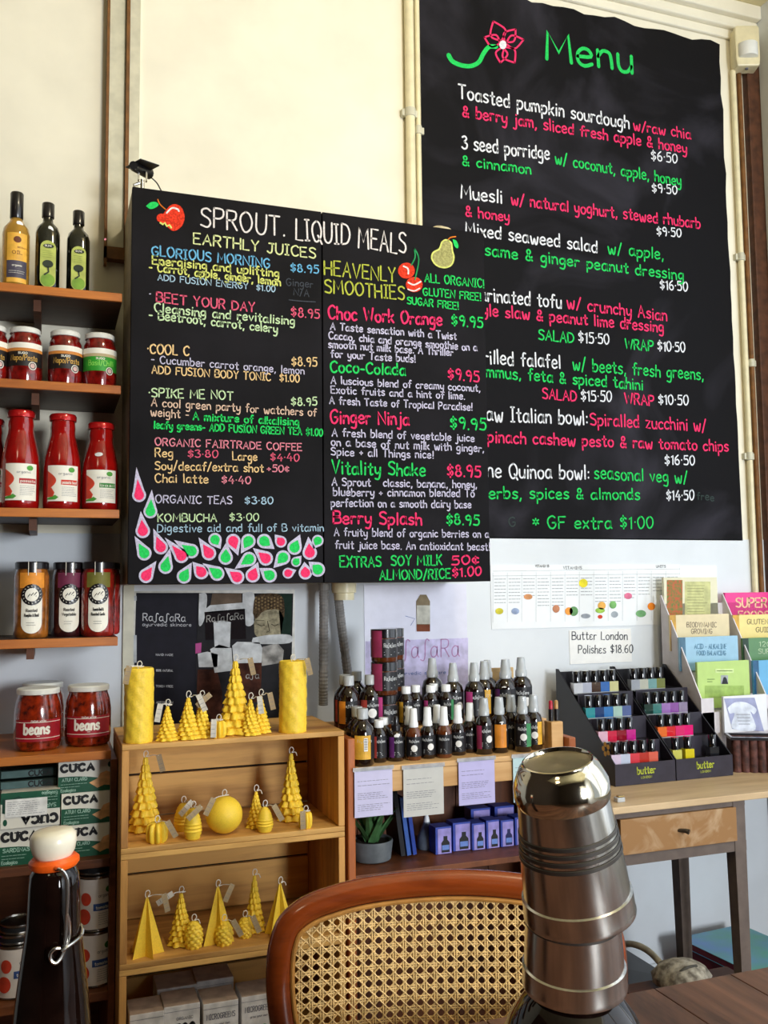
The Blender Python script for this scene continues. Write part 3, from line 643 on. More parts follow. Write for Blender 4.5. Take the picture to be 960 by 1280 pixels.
def olive(xpx, hh, lab, dz):
    x = onshelf(xpx, 355, t_y)
    t = thing('oil_bottle', lab, 'bottle', (x, t_y-2.7, ZS[1]), rot_to_cam(x, -.2, .05), 'bottles on the top shelf')
    s = hh/.245
    body = K('black_green_glass', '0B0D08', rough=.08, coat=1.0)
    cpart('olivebody', 'glass_body', lambda k: k.lathe([(0, 0), (.029, 0), (.032, .004), (.032, .16), (.027, .178), (.014, .192), (.0125, .2), (.0125, .225), (0, .226)], 32, rfn=lambda r, a, z: r*(1+.07*cos(4*a+pi)*min(1, max(0, (.185-z)*30))*(1 if r > .015 else 0))), body, t)
    cpart('olivecap', 'cap', lambda k: k.lathe([(.013, .205), (.0155, .207), (.0155, .243), (.014, .245), (0, .245)], 24), blk_lid, t)
    y = -.0345
    fn = lambda u, v: (u, y-.0008, v)
    def pill(k, w_, z0, z1, yy):
        q = [(w_*cos(a), z0+w_+w_*sin(a)) for a in [pi+pi*i/10 for i in range(11)]]+[(w_*cos(a), z1-w_+w_*sin(a)) for a in [pi*i/10 for i in range(11)]]
        k.fan(q, lambda u, v: (u, yy, v))
    cpart('olivelab', 'label', lambda k: pill(k, .019, .012, .135, y), K('olive_label', 'B5BE5A', rough=.5), t)
    cpart('olivebot', 'label_picture', lambda k: [disc(k, fn, 0, .031, .0172, .0165), None], K('leaf_green', '7CA332'), t)
    def tree(k):
        disc(k, lambda u, v: (u, y-.0016, v), 0, .073, .013, .010); k.ribbon([(0, .066), (.002, .052), (-.008, .044)], .004, lambda u, v: (u, y-.0016, v)); disc(k, lambda u, v: (u, y-.0016, v), .001, .120, .013, .0055)
    cpart('olivetree', 'label_picture', tree, K('dark_tree_print', '1C2A16'), t)
    k = M(); write(k, 'OLIVE', 0, .118, .016, .0045, .0009, lambda u, v: (u-.008, y-.0022, v)); k.build('label_print', lbl_w, t)
    k = M(); scribble(k, fn, -.013, .013, .088, .11, 4, .0007); k.build('label_print', K('green_print', '5E7A2A'), t)
    t.scale = (s, s, s)
    return t
t = olive(58.5, .247, 'dark olive oil bottle with white price sticker, middle of the top shelf', 0)
disc(M(), lambda u, v: (u, -.0285, v), .006, .168, .0055, .009, a=.5).build('price_sticker', sticker, t)
olive(97, .236, 'dark olive oil bottle nearest the cabinet on the top shelf, no sticker', 0)

# --- pasta sauce jars
def pasta(xpx, kind, lab, yj=.0):
    yd = 2.50; x = onshelf(xpx, 472, yd)
    t = thing('sauce_jar', lab, 'jar', (x, yd-2.7+yj, ZS[2]), rot_to_cam(x, -.2, random.uniform(-.05, .12)), 'pasta sauce jars on the second shelf')
    cpart('pjar', 'glass_jar', lambda k: k.lathe([(0, 0), (.034, 0), (.041, .006), (.0435, .025), (.0435, .085), (.040, .103), (.041, .115), (.036, .126), (.034, .135), (0, .135)], 32), sauce, t)
    cpart('plid', 'lid', lambda k: k.lathe([(.0355, .133), (.0375, .134), (.0375, .1455), (.035, .148), (0, .1475)], 28), wh_lid, t)
    u = .056
    gridlabel(t, 'label', .0435, .09, .104, -u, u, lbl_w); gridlabel(t, 'label', .0435, .082, .090, -u, u, K('orange_band', 'D98A3A') if kind != 'g' else K('pale_band', 'C9B48A'))
    gridlabel(t, 'label', .0435, .044, .082, -u, u, K('green_label', '2F9A2C', rough=.5) if kind == 'g' else K('black_label', '1C1614', rough=.5))
    fn = cyl_fn(.0448); k = M()
    write(k, 'Basil/Chilli' if kind == 'g' else 'Napo/Pasta', -.034, .058, .068, .014, .0016, fn); k.build('label_print', K('lime_print', '8ED85C') if kind == 'g' else K('gold_print', 'D0A24A'), t)
    k = M(); write(k, 'SUGO', -.014, .074, .022, .005, .0012, fn); k.build('label_print', lbl_w, t); disc(M(), fn, .022, .045, .0105).build('badge', lbl_w, t)
    k = M(); disc(k, cyl_fn(.0454), .022, .045, .0085); k.build('badge', K('badge_grey', '5A5358'), t); disc(M(), cyl_fn(.046), .022, .045, .006).build('badge', K('badge_pink', 'D9B4AC'), t)
    return t
pasta(-13, 'p', 'pasta sauce jar with black label cut off by the left edge, second shelf')
pasta(30.5, 'b', 'pasta sauce jar with black label, left of the two full black-labelled jars')
pasta(81, 'b', 'pasta sauce jar with black label, beside the green-labelled jar')
pasta(124, 'g', 'pasta sauce jar with green label, rightmost on second shelf')

# --- passata bottles
def passata(xpx, hh, band, txt, lab, stick=False, yd=2.5):
    x = onshelf(xpx, 632, yd)
    t = thing('passata_bottle', lab, 'bottle', (x, yd-2.7, ZS[3]), rot_to_cam(x, -.2, .08), 'passata bottles on the third shelf')
    cpart('psb', 'glass_bottle', lambda k: k.lathe([(0, 0), (.04, 0), (.0455, .006), (.0465, .02), (.0465, .10), (.044, .135), (.037, .17), (.031, .195), (.030, .207), (.031, .215), (.029, .236), (0, .236)], 32), glass_red, t)
    cpart('psl', 'lid', lambda k: k.lathe([(.0305, .234), (.0335, .235), (.034, .247), (.031, .252), (0, .2515)], 28), red_lid, t)
    r = .0465; u = .042
    gridlabel(t, 'label', r, .022, .114, -u, u*.95, lbl_w)
    fn = cyl_fn(r+.0014)
    k = M(); k.fan([(-u, .05), (-u, .1)]+[(-u+.024*sin(pi*i/10), .1-.05*i/10) for i in range(1, 10)], fn); k.fan([(-u, .032), (-u, .06), (-.03, .056), (-.022, .044), (-.026, .034)], cyl_fn(r+.0018)); k.build('label_picture', K('tomato_print', 'D2432C'), t)
    k = M(); k.fan([(-u, .03), (-u, .026), (-.02, .026), (-.012, .032), (-.02, .038)], cyl_fn(r+.002)); disc(k, fn, .02, .103, .0085, .0065); k.build('label_picture', K('basil_print', '4F9A3A'), t)
    k = M(); patch(k, fn, -.006, .064, .038, .077, 6); k.build('label_band', band, t)
    k = M(); write(k, txt, -.003, .067, .038, .007, .0011, cyl_fn(r+.0022)); k.build('label_print', lbl_w, t)
    k = M(); write(k, 'organic', -.012, .09, .034, .006, .0008, fn); scribble(k, fn, -.004, .036, .034, .06, 6, .0008); k.build('label_print', grey_ink, t)
    if stick: disc(M(), cyl_fn(.0415), -.008, .158, .010, .0055, a=.1).build('price_sticker', sticker, t)
    s = hh/.252; t.scale = (1, 1, s)
    return t
rb_ = K('red_label_band', 'B2202A'); gb_ = K('green_label_band', '3B8B3C'); rb2 = K('orange_red_band', 'D23A28')
passata(24.5, .254, rb_, 'passata', 'red passata bottle with dark red label band, leftmost full bottle, third shelf')
passata(77, .25, rb2, 'passata basil', 'red passata bottle in the middle of the third shelf')
passata(125, .232, gb_, 'basil', 'red passata bottle with green label band and price sticker, nearest the cabinet', True)
passata(-14, .24, rb_, 'passata', 'red passata bottle partly outside the left edge, standing further back', yd=2.56)

# --- jars with round badges
def badgejar(xpx, bodyc, topc, l1, l2, lab, yd=2.50):
    x = onshelf(xpx, 792, yd)
    t = thing('relish_jar', lab, 'jar', (x, yd-2.7, ZS[4]), rot_to_cam(x, -.2, .02), 'jars on the fourth shelf')
    cpart('bj', 'glass_jar', lambda k: k.lathe([(0, 0), (.037, 0), (.041, .004), (.042, .012), (.042, .155), (.038, .168), (.037, .175), (0, .175)], 32), bodyc, t).data
    cpart('bjl', 'lid', lambda k: k.lathe([(.0385, .172), (.0405, .173), (.0405, .188), (.038, .1905), (0, .19)], 28), blk_lid, t)
    r = .042
    gridlabel(t, 'label', r, .125, .163, -.031, .031, topc)
    fn = cyl_fn(r+.0014); fn2 = cyl_fn(r+.002)
    k = M(); w_ = .0255
    
    for i in range(8):
        za, zb = .012+w_*(1-cos(pi/2*i/8)), .012+w_*(1-cos(pi/2*(i+1)/8)); ua, ub = w_*sin(pi/2*i/8), w_*sin(pi/2*(i+1)/8)
        for j in range(8):
            c0, c1 = -1+j/4, -1+(j+1)/4; k.poly([fn(ua*c0, za), fn(ua*c1, za), fn(ub*c1, zb), fn(ub*c0, zb)])
    patch(k, fn, -w_, .012+w_, w_, .105, 8); k.build('label', lbl_w, t)
    disc(M(), fn2, 0, .108, .0265).build('badge', blk_lid, t); disc(M(), cyl_fn(r+.0026), 0, .108, .0165).build('badge', lbl_w, t)
    k = M(); q = cyl_fn(r+.0031)
    for i in range(16):
        a = 2*pi*i/16; k.ribbon([(.0202*cos(a), .108+.0202*sin(a)), (.0222*cos(a+.1), .108+.0222*sin(a+.1))], .0012, q)
    k.build('badge_print', lbl_w, t)
    k = M(); k.ribbon([(-.009, .104), (-.004, .110), (-.002, .106), (.004, .113), (.005, .107), (.011, .114)], .0022, q); k.ribbon([(-.011, .101), (.011, .105)], .0012, q)
    write(k, l1, 0, .066, .026, .007, .0012, lambda u, v: q(u-.013, v)); write(k, l2, 0, .054, .034, .007, .0012, lambda u, v: q(u-.017, v)); scribble(k, q, -.012, .012, .030, .042, 2, .0008)
    k.build('label_print', ink, t)
    gridlabel(t, 'seal_strip', .0412, .155, .188, -.009, .009, blk_lid)
    k = M(); patch(k, cyl_fn(.043), -.010, .156, -.0085, .19, 1); patch(k, cyl_fn(.043), .0085, .156, .010, .19, 1); k.build('seal_strip_edge', lbl_w, t)
    return t
def bodym(n, h): return K(n, h, rough=.12, coat=1.0, var=.25, scale=40)
CACHE.pop('bj', None)
for args in ((38.5, bodym('pumpkin_relish', '9A5A1E'), K('orange_top_label', 'E8932C'), 'Roasted', 'Pumpkin & Basil', 'jar of pumpkin relish with orange label top and round black badge'),
             (85.5, bodym('beetroot_relish', '3A1418'), K('maroon_top_label', '6E2444'), 'Roasted', 'Vegetable', 'jar of dark relish with maroon label top and round black badge'),
             (122, bodym('tomato_relish', '8E1F16'), K('olive_top_label', '74702C'), 'Tomato Basil &', 'Roasted Garlic', 'jar of tomato relish with olive label top and round black badge')):
    CACHE.pop('bj', None); badgejar(*args, yd=2.50 if args[0] != 85.5 else 2.535)
CACHE.pop('bj', None); badgejar(129.5, bodym('red_relish', 'A8221C'), K('olive_top_label', '74702C'), 'Tomato', 'Relish', 'red relish jar peeking out behind the olive-labelled jar', yd=2.585)

# --- bean jars
beans_m = K('beans_in_tomato_sauce', '962A0C', rough=.15, coat=1, col2=hx('4A1006'), scale=70)
def beanjar(xpx, yd, lab):
    x = onshelf(xpx, 940, yd)
    t = thing('bean_jar', lab, 'jar', (x, yd-2.7, ZS[5]), rot_to_cam(x, yd-2.7, .03), 'bean jars on the low shelf')
    cpart('beanj', 'glass_jar', lambda k: k.lathe([(0, 0), (.045, 0), (.052, .006), (.0545, .025), (.0545, .085), (.051, .11), (.046, .125), (.045, .132), (0, .132)], 32), beans_m, t)
    cpart('beanl', 'lid', lambda k: k.lathe([(.046, .131), (.049, .132), (.0495, .142), (.047, .145), (0, .1445)], 28), wh_lid, t)
    r = .0545
    gridlabel(t, 'label', r, -.0+.024, .074, -.06, .06, K('crimson_label', 'A01222', rough=.5))
    fn = cyl_fn(r+.0014); k = M(); patch(k, fn, -.06, .031, .06, .0323, 12); patch(k, fn, -.06, .068, .06, .0693, 12); k.ribbon([(-.003, .037), (.003, .037)], .0012, fn); k.build('label_lines', lbl_w, t)
    k = M(); write(k, 'beans', -.033, .042, .058, .0235, .0052, fn, sp=2.4); k.build('label_print', lbl_w, t)
    k = M(); write(k, 'italian white', 0, .070, .034, .0045, .0007, lambda u, v: fn(u-.017, v)); k.build('label_print', lbl_w, t)
    return t
beanjar(46.5, 2.40, 'jar labelled beans with white lid, left one at front of low shelf')
beanjar(109.5, 2.42, 'jar labelled beans standing alone at the right end of low shelf')
beanjar(52, 2.54, 'jar of beans hidden behind the left bean jar')

# --- tuna boxes
box_w = K('carton_white', 'EDE9DC', rough=.45, var=.02); box_g = K('carton_green', '17583F', rough=.45, var=.1); box_d = K('carton_dark_green', '123F30', rough=.45); box_o = K('tuna_print', 'E6AE78', rough=.5, var=.12, scale=60)
def serif(mm, t_, x, y, L, h, wd, fn):
    write(mm, t_, x, y, L, h, wd, fn, sp=4.4)
def carton(xc, yd, z, w_, h, d, txt, lab, grp, rz=0.0, flip=False):
    t = thing('tuna_carton', lab, 'carton', (xc, yd-2.7, z), rz, grp)
    M().box(-w_/2, 0, 0, w_/2, d, h).build('carton', box_w, t, bevel=.001)
    y = -.0006; f = (lambda u, v: (-u, y, h-v)) if flip else (lambda u, v: (u, y, v)); f2 = (lambda u, v: (-u, y-.0005, h-v)) if flip else (lambda u, v: (u, y-.0005, v)); f3 = (lambda u, v: (-u, y-.001, h-v)) if flip else (lambda u, v: (u, y-.001, v))
    q = [(-w_/2, 0), (w_*.5, 0), (w_*.5, h*.30)]+[(w_*.5-w_*i/12, h*(.30+.22*(i/12)-.0*i)+h*.07*sin(pi*i/12)) for i in range(1, 13)]
    M().fan(q, f).build('green_band', box_g, t)
    q = [(w_*.05, h*.28), (w_*.2, h*.40), (w_*.25, h*.56), (w_*.36, h*.62), (w_*.47, h*.55), (w_*.47, h*.15), (w_*.32, h*.18), (w_*.2, h*.10)]
    M().fan(q, f2).build('fish_picture', box_o if txt[0] == 'A' else box_d, t)
    k = M()
    # heavy slab capitals
    write(k, 'CUCA', -w_*.45, h*.68, w_*.58, h*.21, h*.085, f2, sp=2.8)
    for a in (-.225, -.165, .03, .115): k.ribbon([(w_*(a-.0)-w_*.018, h*(.70 if a > 0 else .89)), (w_*a+w_*.018, h*(.70 if a > 0 else .89))], h*.035, f3)
    k.build('carton_lettering', ink, t)
    k = M(); write(k, txt, -w_*.43, h*.37, w_*.44, h*.10, h*.022, f2); scribble(k, f2, -w_*.45, w_*.02, h*.15, h*.32, 2, h*.015); write(k, 'Ecologico', -w_*.45, h*.05, w_*.26, h*.09, h*.02, f2); k.build('carton_lettering', K('mint_print', 'A8CDBA'), t)
    disc(M(), f2, w_*.42, h*.82, w_*.035, h*.09).build('leaf_stamp', box_g, t)
    return t
hgt = .0745; wdt = .126
for i, (dx, lab) in enumerate(((0, 'CUCA tuna carton at the bottom of the right stack of three'), (0, 'CUCA tuna carton in the middle of the right stack'), (-.008, 'CUCA tuna carton on top of the right stack'))):
    xx = onshelf(111.5, 1040, 2.33)+dx
    carton(xx, 2.335, ZS[6]+i*hgt, wdt, hgt-.0008, .10, 'ATUN CLARO', lab, 'green and white tuna cartons', .02)
xx = onshelf(36, 1060, 2.31)
carton(xx, 2.32, ZS[6], .128, .082, .11, 'SARDINAS', 'CUCA sardine carton upright at the bottom of the left stack', 'green and white tuna cartons', -.02)
t = carton(xx+.002, 2.315, ZS[6]+.0835, .128, .081, .11, 'SARDINAS', 'upside-down CUCA sardine carton with white price label, left stack', 'green and white tuna cartons', .0, True)
k = patch(M(), lambda u, v: (u, -.0022, v), -.054, .026, .036, .066, 1); k.build('price_label', sticker, t)
k = scribble(M(), lambda u, v: (u, -.0028, v), -.05, .032, .03, .062, 7, .0007); k.build('label_print', grey_ink, t)
for j, (dy, zz) in enumerate(((.07, 0), (.074, .0235))):
    t = thing('flat_tin', ('thin dark sardine tin lying on the left carton stack', 'upper thin dark tin lying behind the left carton stack')[j], 'tin', (xx-.004, 2.32-2.7+dy-.03, ZS[6]+.162+zz), .03, 'flat tins on the carton stack')
    M().box(-.066, 0, 0, .064, .085, .022).build('tin_box', K('dark_tin', '20302C', rough=.3, metal=.4), t, bevel=.004)
    k = patch(M(), plane_fn(-.0012), -.06, .003, .03, .019, 1); k.build('band', K('grey_green_band', '5C7A78'), t)
    k = write(M(), 'CUCA', .0, .005, .05, .012, .003, plane_fn(-.002)); k.build('tin_lettering', ink, t)

# --- cans on the lowest shelf
tin_m = mat('tin_rim', (.45, .42, .38), rough=.25, metal=1, var=.1)
can_l = K('can_label', 'E8DDD6', rough=.45, var=.03)
def can(x, yd, z, lab, r=.041, h=.11, dark=False):
    t = thing('food_can', lab, 'can', (x, yd-2.7, z), rot_to_cam(x, yd-2.7, .15), 'cans on the lowest shelf')
    cpart(('can', r, h), 'can_body', lambda k: k.lathe([(0, .001), (r-.002, 0), (r, .002), (r, .004), (r-.001, .006), (r-.001, h-.006), (r, h-.004), (r, h-.001), (r-.0025, h), (r-.004, h-.004), (0, h-.004)], 32), tin_m, t)
    k = M(); k.lathe([(r-.0004, .006), (r-.0004, h-.007)], 32); k.build('label', K('dark_can_label', '17181C') if dark else can_l, t, smooth=True)
    if dark: return t
    fn = cyl_fn(r+.0006); k = patch(M(), fn, -.012, .048, .045, .064, 8); k.build('label_band', K('blue_band', '34508E'), t)
    k = M(); write(k, 'tomatoes', -.006, .052, .04, .007, .0012, cyl_fn(r+.0012)); k.build('label_print', lbl_w, t)
    k = M(); disc(k, fn, .026, .094, .0095, .0075); k.build('leaf_logo', K('leaf_green2', '3F7A32'), t)
    disc(M(), fn, -.034, .035, .016, .018).build('label_picture', K('tomato_print', 'D2432C'), t); disc(M(), fn, -.03, .075, .013, .015).build('label_picture', K('tomato_print', 'D2432C'), t)
    k = M(); write(k, 'organic', 0, .078, .03, .008, .001, fn); scribble(k, fn, 0, .038, .014, .044, 6, .0008); k.build('label_print', grey_ink, t)
    return t
xc = onshelf(118, 1200, 2.37); ZB = ZS[7]
can(xc, 2.37, ZB, 'lower of two stacked tomato cans with blue band, right end', .045, .126)
can(xc+.001, 2.37, ZB+.127, 'upper of two stacked tomato cans with blue band, right end', .045, .126)
can(xc+.002, 2.372, ZB+.254, 'short dark tin on top of the two stacked tomato cans', .044, .03, True)
xc2 = onshelf(20, 1230, 2.37)
can(xc2, 2.37, ZB, 'tomato can standing behind the swing-top bottle at left', .045, .118)
can(xc2+.0, 2.37, ZB+.119, 'short unlabelled metal tin, lower one on the left tomato can', .042, .022, True)
can(xc2+.004, 2.371, ZB+.1415, 'short unlabelled metal tin, topmost on the left tomato can', .042, .022, True)
t = thing('purple_packet', 'purple packet at the far left of the lowest shelf', 'packet', (onshelf(-6, 1240, 2.36), -.34, ZB), 0)
M().box(-.04, 0, 0, .03, .05, .12).build('packet', K('purple_card', '5A2A7C', rough=.4), t, bevel=.004)

# ================================================================== WALL POSTERS AND PAPERS
def wallsheet(name, lab, cat, px0, py0, px1, py1, m_, yd=2.694, thick=.0012, x1l=None):
    a = P(px0, py0, yd); b = P(px1, py1, yd)
    t = thing(name, lab, cat, (a[0], a[1], b[2]))
    W_, H_ = b[0]-a[0], a[2]-b[2]
    M().box(0, 0, 0, W_, thick, H_).build('sheet', m_, t)
    f = lambda x, y: (lambda p: (p[0]-a[0], -.0007, p[2]-b[2]))(P(x, y, yd))
    return t, f, W_, H_
def lift(f, d): return lambda x, y: (lambda q: (q[0], q[1]-d, q[2]))(f(x, y))
def shape(t, name, pts, f, m_, sm=False):
    q = crom(pts+[pts[0]], 4)[:-1] if sm else pts
    return M().fan(q, f).build(name, m_, t)
PK = lambda a, b: (150+a/3.556, 720+b/3.556)         # detail crop coordinates
t, f, W_, H_ = wallsheet('poster', 'dark skincare poster with large lettering, jars and a statue head', 'poster', 163, 739, 369, 925, K('poster_edge', 'C9C6BC', rough=.35), thick=.002)
navy = K('poster_navy', '14121E', rough=.6, spec=.2)
shape(t, 'print_panel', [PK(72,75), PK(347,75), PK(330,690), PK(55,690)], f, navy)
photo_bg = K('poster_photo_dark', '1A181C', rough=.6, spec=.2, var=.4, scale=12)
shape(t, 'print_photo', [PK(345,75), PK(770,78), PK(755,690), PK(330,690)], f, photo_bg)
grn = K('print_dark_green', '22352C', rough=.35); pale = K('print_pale', 'D2D5D6', rough=.6, spec=.2, var=.15, scale=30); stone = K('print_stone', 'A59C80', rough=.4, var=.25, scale=60); pmid = K('print_mid', 'A8A5A0', rough=.4, var=.3, scale=30); pbr = K('print_brown', '4A2A20', rough=.4, var=.3, scale=30)
f1, f2, f3, f4 = lift(f, .0004), lift(f, .0008), lift(f, .0012), lift(f, .0016)
shape(t, 'print_green', [PK(700,80), PK(765,80), PK(758,270), PK(715,270)], f1, grn)
shape(t, 'print_cloth', [PK(410,78), PK(540,78), PK(540,130), PK(400,140)], f1, K('print_dull_brown', '6A5A4C'))
shape(t, 'print_bottle', [PK(352,78), PK(382,78), PK(386,120), PK(372,200), PK(350,215)], f1, pale, True)
shape(t, 'print_bottle', [PK(545,78), PK(595,78), PK(598,200), PK(560,220), PK(545,150)], f1, pale, True)
shape(t, 'print_box', [PK(375,160), PK(555,145), PK(560,280), PK(380,285)], f2, K('print_box_dark', '1C1518', rough=.4))
shape(t, 'print_box', [PK(375,150), PK(400,130), PK(545,118), PK(555,150), PK(378,165)], f2, pale)
shape(t, 'print_face', [PK(595,150), PK(720,150), PK(722,215), PK(705,265), PK(610,270), PK(596,220)], f1, stone, True)
shape(t, 'print_hair', [PK(590,165), PK(600,95), PK(640,78), PK(700,80), PK(728,110), PK(728,185), PK(705,150), PK(640,155), PK(605,190)], f2, K('print_curls', '544330', rough=.5, var=.35, scale=220), True)
k = M()
for q in range(9):
    for r_ in range(4):
        disc(k, f3, *PK(603+q*14, 96+r_*15+(q % 2)*6), 1.1, 1.3, n=7)
k.build('print_curl_dots', K('print_curl_light', '8A7450'), t, kind='stuff')
k = M(); k.ribbon([PK(612,215), PK(628,222), PK(642,218)], .9, f3); k.ribbon([PK(672,214), PK(688,222), PK(702,214)], .9, f3); k.ribbon([PK(655,200), PK(664,245), PK(652,250)], .9, f3); k.ribbon([PK(605,198), PK(640,198)], .6, f3); k.build('print_face_lines', K('print_shadow', '3E352A'), t)
shape(t, 'print_towel', [PK(590,275), PK(660,262), PK(755,262), PK(752,298), PK(600,300)], f3, pale, True)
shape(t, 'print_tube', [PK(415,205), PK(455,196), PK(492,205), PK(488,320), PK(420,320)], f3, pale)
shape(t, 'print_tube', [PK(400,325), PK(440,305), PK(495,320), PK(502,420), PK(420,430)], f3, pale)
shape(t, 'print_jar', [PK(505,380), PK(630,380), PK(625,560), PK(515,560)], f2, pbr)
shape(t, 'print_jar_lid', [PK(498,310), PK(520,292), PK(620,295), PK(632,320), PK(628,385), PK(505,388)], f3, pale)
shape(t, 'print_jar_lid', [PK(632,315), PK(700,298), PK(728,330), PK(722,385), PK(628,400)], f2, pmid)
shape(t, 'print_cap', [PK(345,345), PK(388,336), PK(434,348), PK(432,405), PK(350,405)], f3, pale)
shape(t, 'print_bottle_dark', [PK(345,415), PK(430,415), PK(455,520), PK(452,680), PK(335,680)], f2, pbr)
shape(t, 'print_pink', [PK(335,300), PK(362,296), PK(360,340), PK(335,345)], f3, K('print_pink', 'B0508A'))
k = M()
def wf(t_, x0, y0, x1, y1, h, w__, fn, k=k):
    (xa, ya), (xb, yb) = PK(x0, y0), PK(x1, y1); L = xb-xa; sl = (yb-ya)/L
    write(k, t_, 0, 0, L, h/3.556, w__, lambda u, v: fn(xa+u, ya+u*sl-v))
wf('RaſaſaRa', 102, 198, 290, 202, 32, 1.1, f1); wf('ayurvedic skincare', 100, 222, 316, 224, 15, .5, f1)
for yy, s_ in ((354, 'HAND MADE'), (424, '100% NATURAL'), (494, 'TOXIN FREE'), (566, 'AUSTRALIAN')): wf(s_, 160, yy, 235, yy+1, 9, .45, f1)
k.build('poster_lettering', K('print_white', 'D8D8DC'), t)
k = M(); (xa, ya), (xb, yb) = PK(385, 205), PK(548, 190)
write(k, 'RaſaſaRa', 0, 0, xb-xa, 8, 1.0, lambda u, v: f3(xa+u, ya-u*.09-v)); (xc_, yc_) = PK(560, 455); write(k, 'aſa', 0, 0, 16, 8, 1.0, lambda u, v: f3(xc_+u, yc_-v)); k.build('poster_lettering', pmid, t)
for a_, b_ in ((56, 100), (56, 275)): shape(t, 'tape', [PK(a_-4, b_-12), PK(a_+18, b_-12), PK(a_+18, b_+(10 if b_ < 200 else 110)), PK(a_-4, b_+(10 if b_ < 200 else 110))], f1, K('tape', 'A9ADB0', rough=.3))

PK = lambda a, b: (380+a/3.0, 720+b/3.0)
t, f, W_, H_ = wallsheet('poster', 'pale lilac skincare poster with one brown bottle behind the amber bottles', 'poster', 455, 731, 586, 900, K('poster_white_gloss', 'E4E4F4', rough=.15, var=.02), thick=.002)
f1, f2 = lift(f, .0005), lift(f, .001)
shape(t, 'print_lilac', [PK(230,245), PK(615,232), PK(615,500), PK(230,500)], f, K('print_lilac', 'CFC8EA', rough=.25))
shape(t, 'print_bottle', [PK(420,95), PK(435,70), PK(458,70), PK(472,95), PK(472,205), PK(422,205)], f1, K('print_bottle_tan', '8A7B62', rough=.4))
shape(t, 'print_bottle_label', [PK(422,110), PK(472,110), PK(472,180), PK(422,180)], f2, K('print_label_pale', 'C9C7BA', rough=.4))
shape(t, 'print_bottle_base', [PK(422,182), PK(472,182), PK(472,208), PK(422,208)], f2, K('print_bottle_brown', '7A4632', rough=.4))
k = M(); (xa, ya) = PK(290, 310); write(k, 'RaſaſaRa', 0, 0, 97, 22, 1.3, lambda u, v: f1(xa+u, ya-u*.03-v)); k.build('poster_lettering', K('print_rose', 'B98AB8'), t)
k = M(); (xa, ya) = PK(345, 372); write(k, 'ayurvedic skincare', 0, 0, 62, 4, .6, lambda u, v: f1(xa+u, ya-u*.03-v)); k.ribbon([PK(380,150), PK(415,160), PK(400,185)], .6, f1); k.build('poster_lettering', K('print_blue', '5A74B4'), t)

t, f, W_, H_ = wallsheet('vitamin_chart', 'long white vitamin chart with small food drawings below the menu board', 'poster', 613, 706, 852, 780, K('gloss_paper', 'EDF0F2', rough=.08, var=.01, coat=.6), thick=.0015)
# the chart runs on behind the leaflet stand
t2 = P(905, 705, 2.694)
f1 = lift(f, .0003)
random.seed(11)
k = M(); kh = M()
yl = lambda x, y: (x, y+(x-613)*-.012)
cols = 13
for i in range(cols):
    x0 = 618+i*18; e = x0+14
    for j in range(random.randint(5, 9)):
        y = 724+j*4.2
        xx = x0
        while xx < e-1:
            l = random.uniform(2, 5); k.ribbon([yl(xx, y), yl(min(xx+l, e), y)], .7, f); xx += l+1
    for xx in (x0-2,): k.ribbon([yl(xx, 716), yl(xx, 778)], .25, f)
k.ribbon([yl(616,720), yl(850,720)], .35, f); k.ribbon([yl(616,714), yl(850,714)], .3, f)
k.build('chart_print', K('chart_grey', '8E9498', rough=.6), t, kind='stuff')
for tx_, l_, h_, x_, y_ in (('VITAMINS', 23, 3.6, 704, 711.5), ('UNITS', 12, 3, 820, 709.5), ('VITAMIN B', 17, 3, 669, 709)): write(M_ := M(), tx_, 0, 0, l_, h_, .6, lambda u, v: f(x_+u, y_-v)); M_.build('chart_heading', K('chart_dark', '6A6C70'), t)
def food(px, py, rx, ry, h): disc(M(), f1, px, py, rx, ry, n=14).build('food_drawing', K('print_'+h, h, rough=.5), t)
for a in ((624,764,5,4,'D9CF4A'),(660,746,5.5,3.5,'D99A6A'),(644,764,5,4,'9FB0D0'),(695,761,4.5,5,'C98A6A'),(711,764,5,5,'E89A4A'),(717,764,5.5,6,'6FA06A'),(729,729,5.5,5.5,'F2E23C'),(732,770,6,3,'9AA0A8'),
          (752,757,5,5,'E8B05A'),(750,763,6,3.5,'9FC85A'),(750,771,3,2.5,'D9503C'),(766,756,4.5,4.8,'7FB870'),(768,768,4.5,4,'A8B0B8'),(785,745,5,4,'E07A9A'),(801,767,6.5,4.5,'7AB07A'),(814,758,4.8,4.8,'F08A2C')): food(*a)
a = P(852, 700, 2.694); b = P(905, 700, 2.694)
M().box(W_+.0005, 0, .0, W_+.16, .0015, H_*.98).build('sheet', MATS['gloss_paper'], t)
k = M()
for i in range(3):
    for j in range(6): k.ribbon([(W_+.02+i*.048, H_*.75-j*.014), (W_+.05+i*.048, H_*.75-j*.014)], .002, lambda u, v: (u, -.0007, v))
k.build('chart_print', MATS['chart_grey'], t, kind='stuff')

t, f, W_, H_ = wallsheet('price_card', 'small white handwritten card reading Butter London Polishes $18.60', 'sign', 711.5, 788, 790, 827, paper, thick=.004)
k = M()
write(k, 'ButtƐr London', 0, 0, 69, 10, 1.1, lambda u, v: f(715+u, 799.5-v-u*.0), .02); write(k, 'PolishƐs', 0, 0, 34, 10, 1.1, lambda u, v: f(723+u, 816.5-v), .02); write(k, '$18.60', 0, 0, 28, 10, 1.1, lambda u, v: f(763+u, 816-v), .02)
k.build('card_lettering', K('pen_grey', '4E5058'), t)

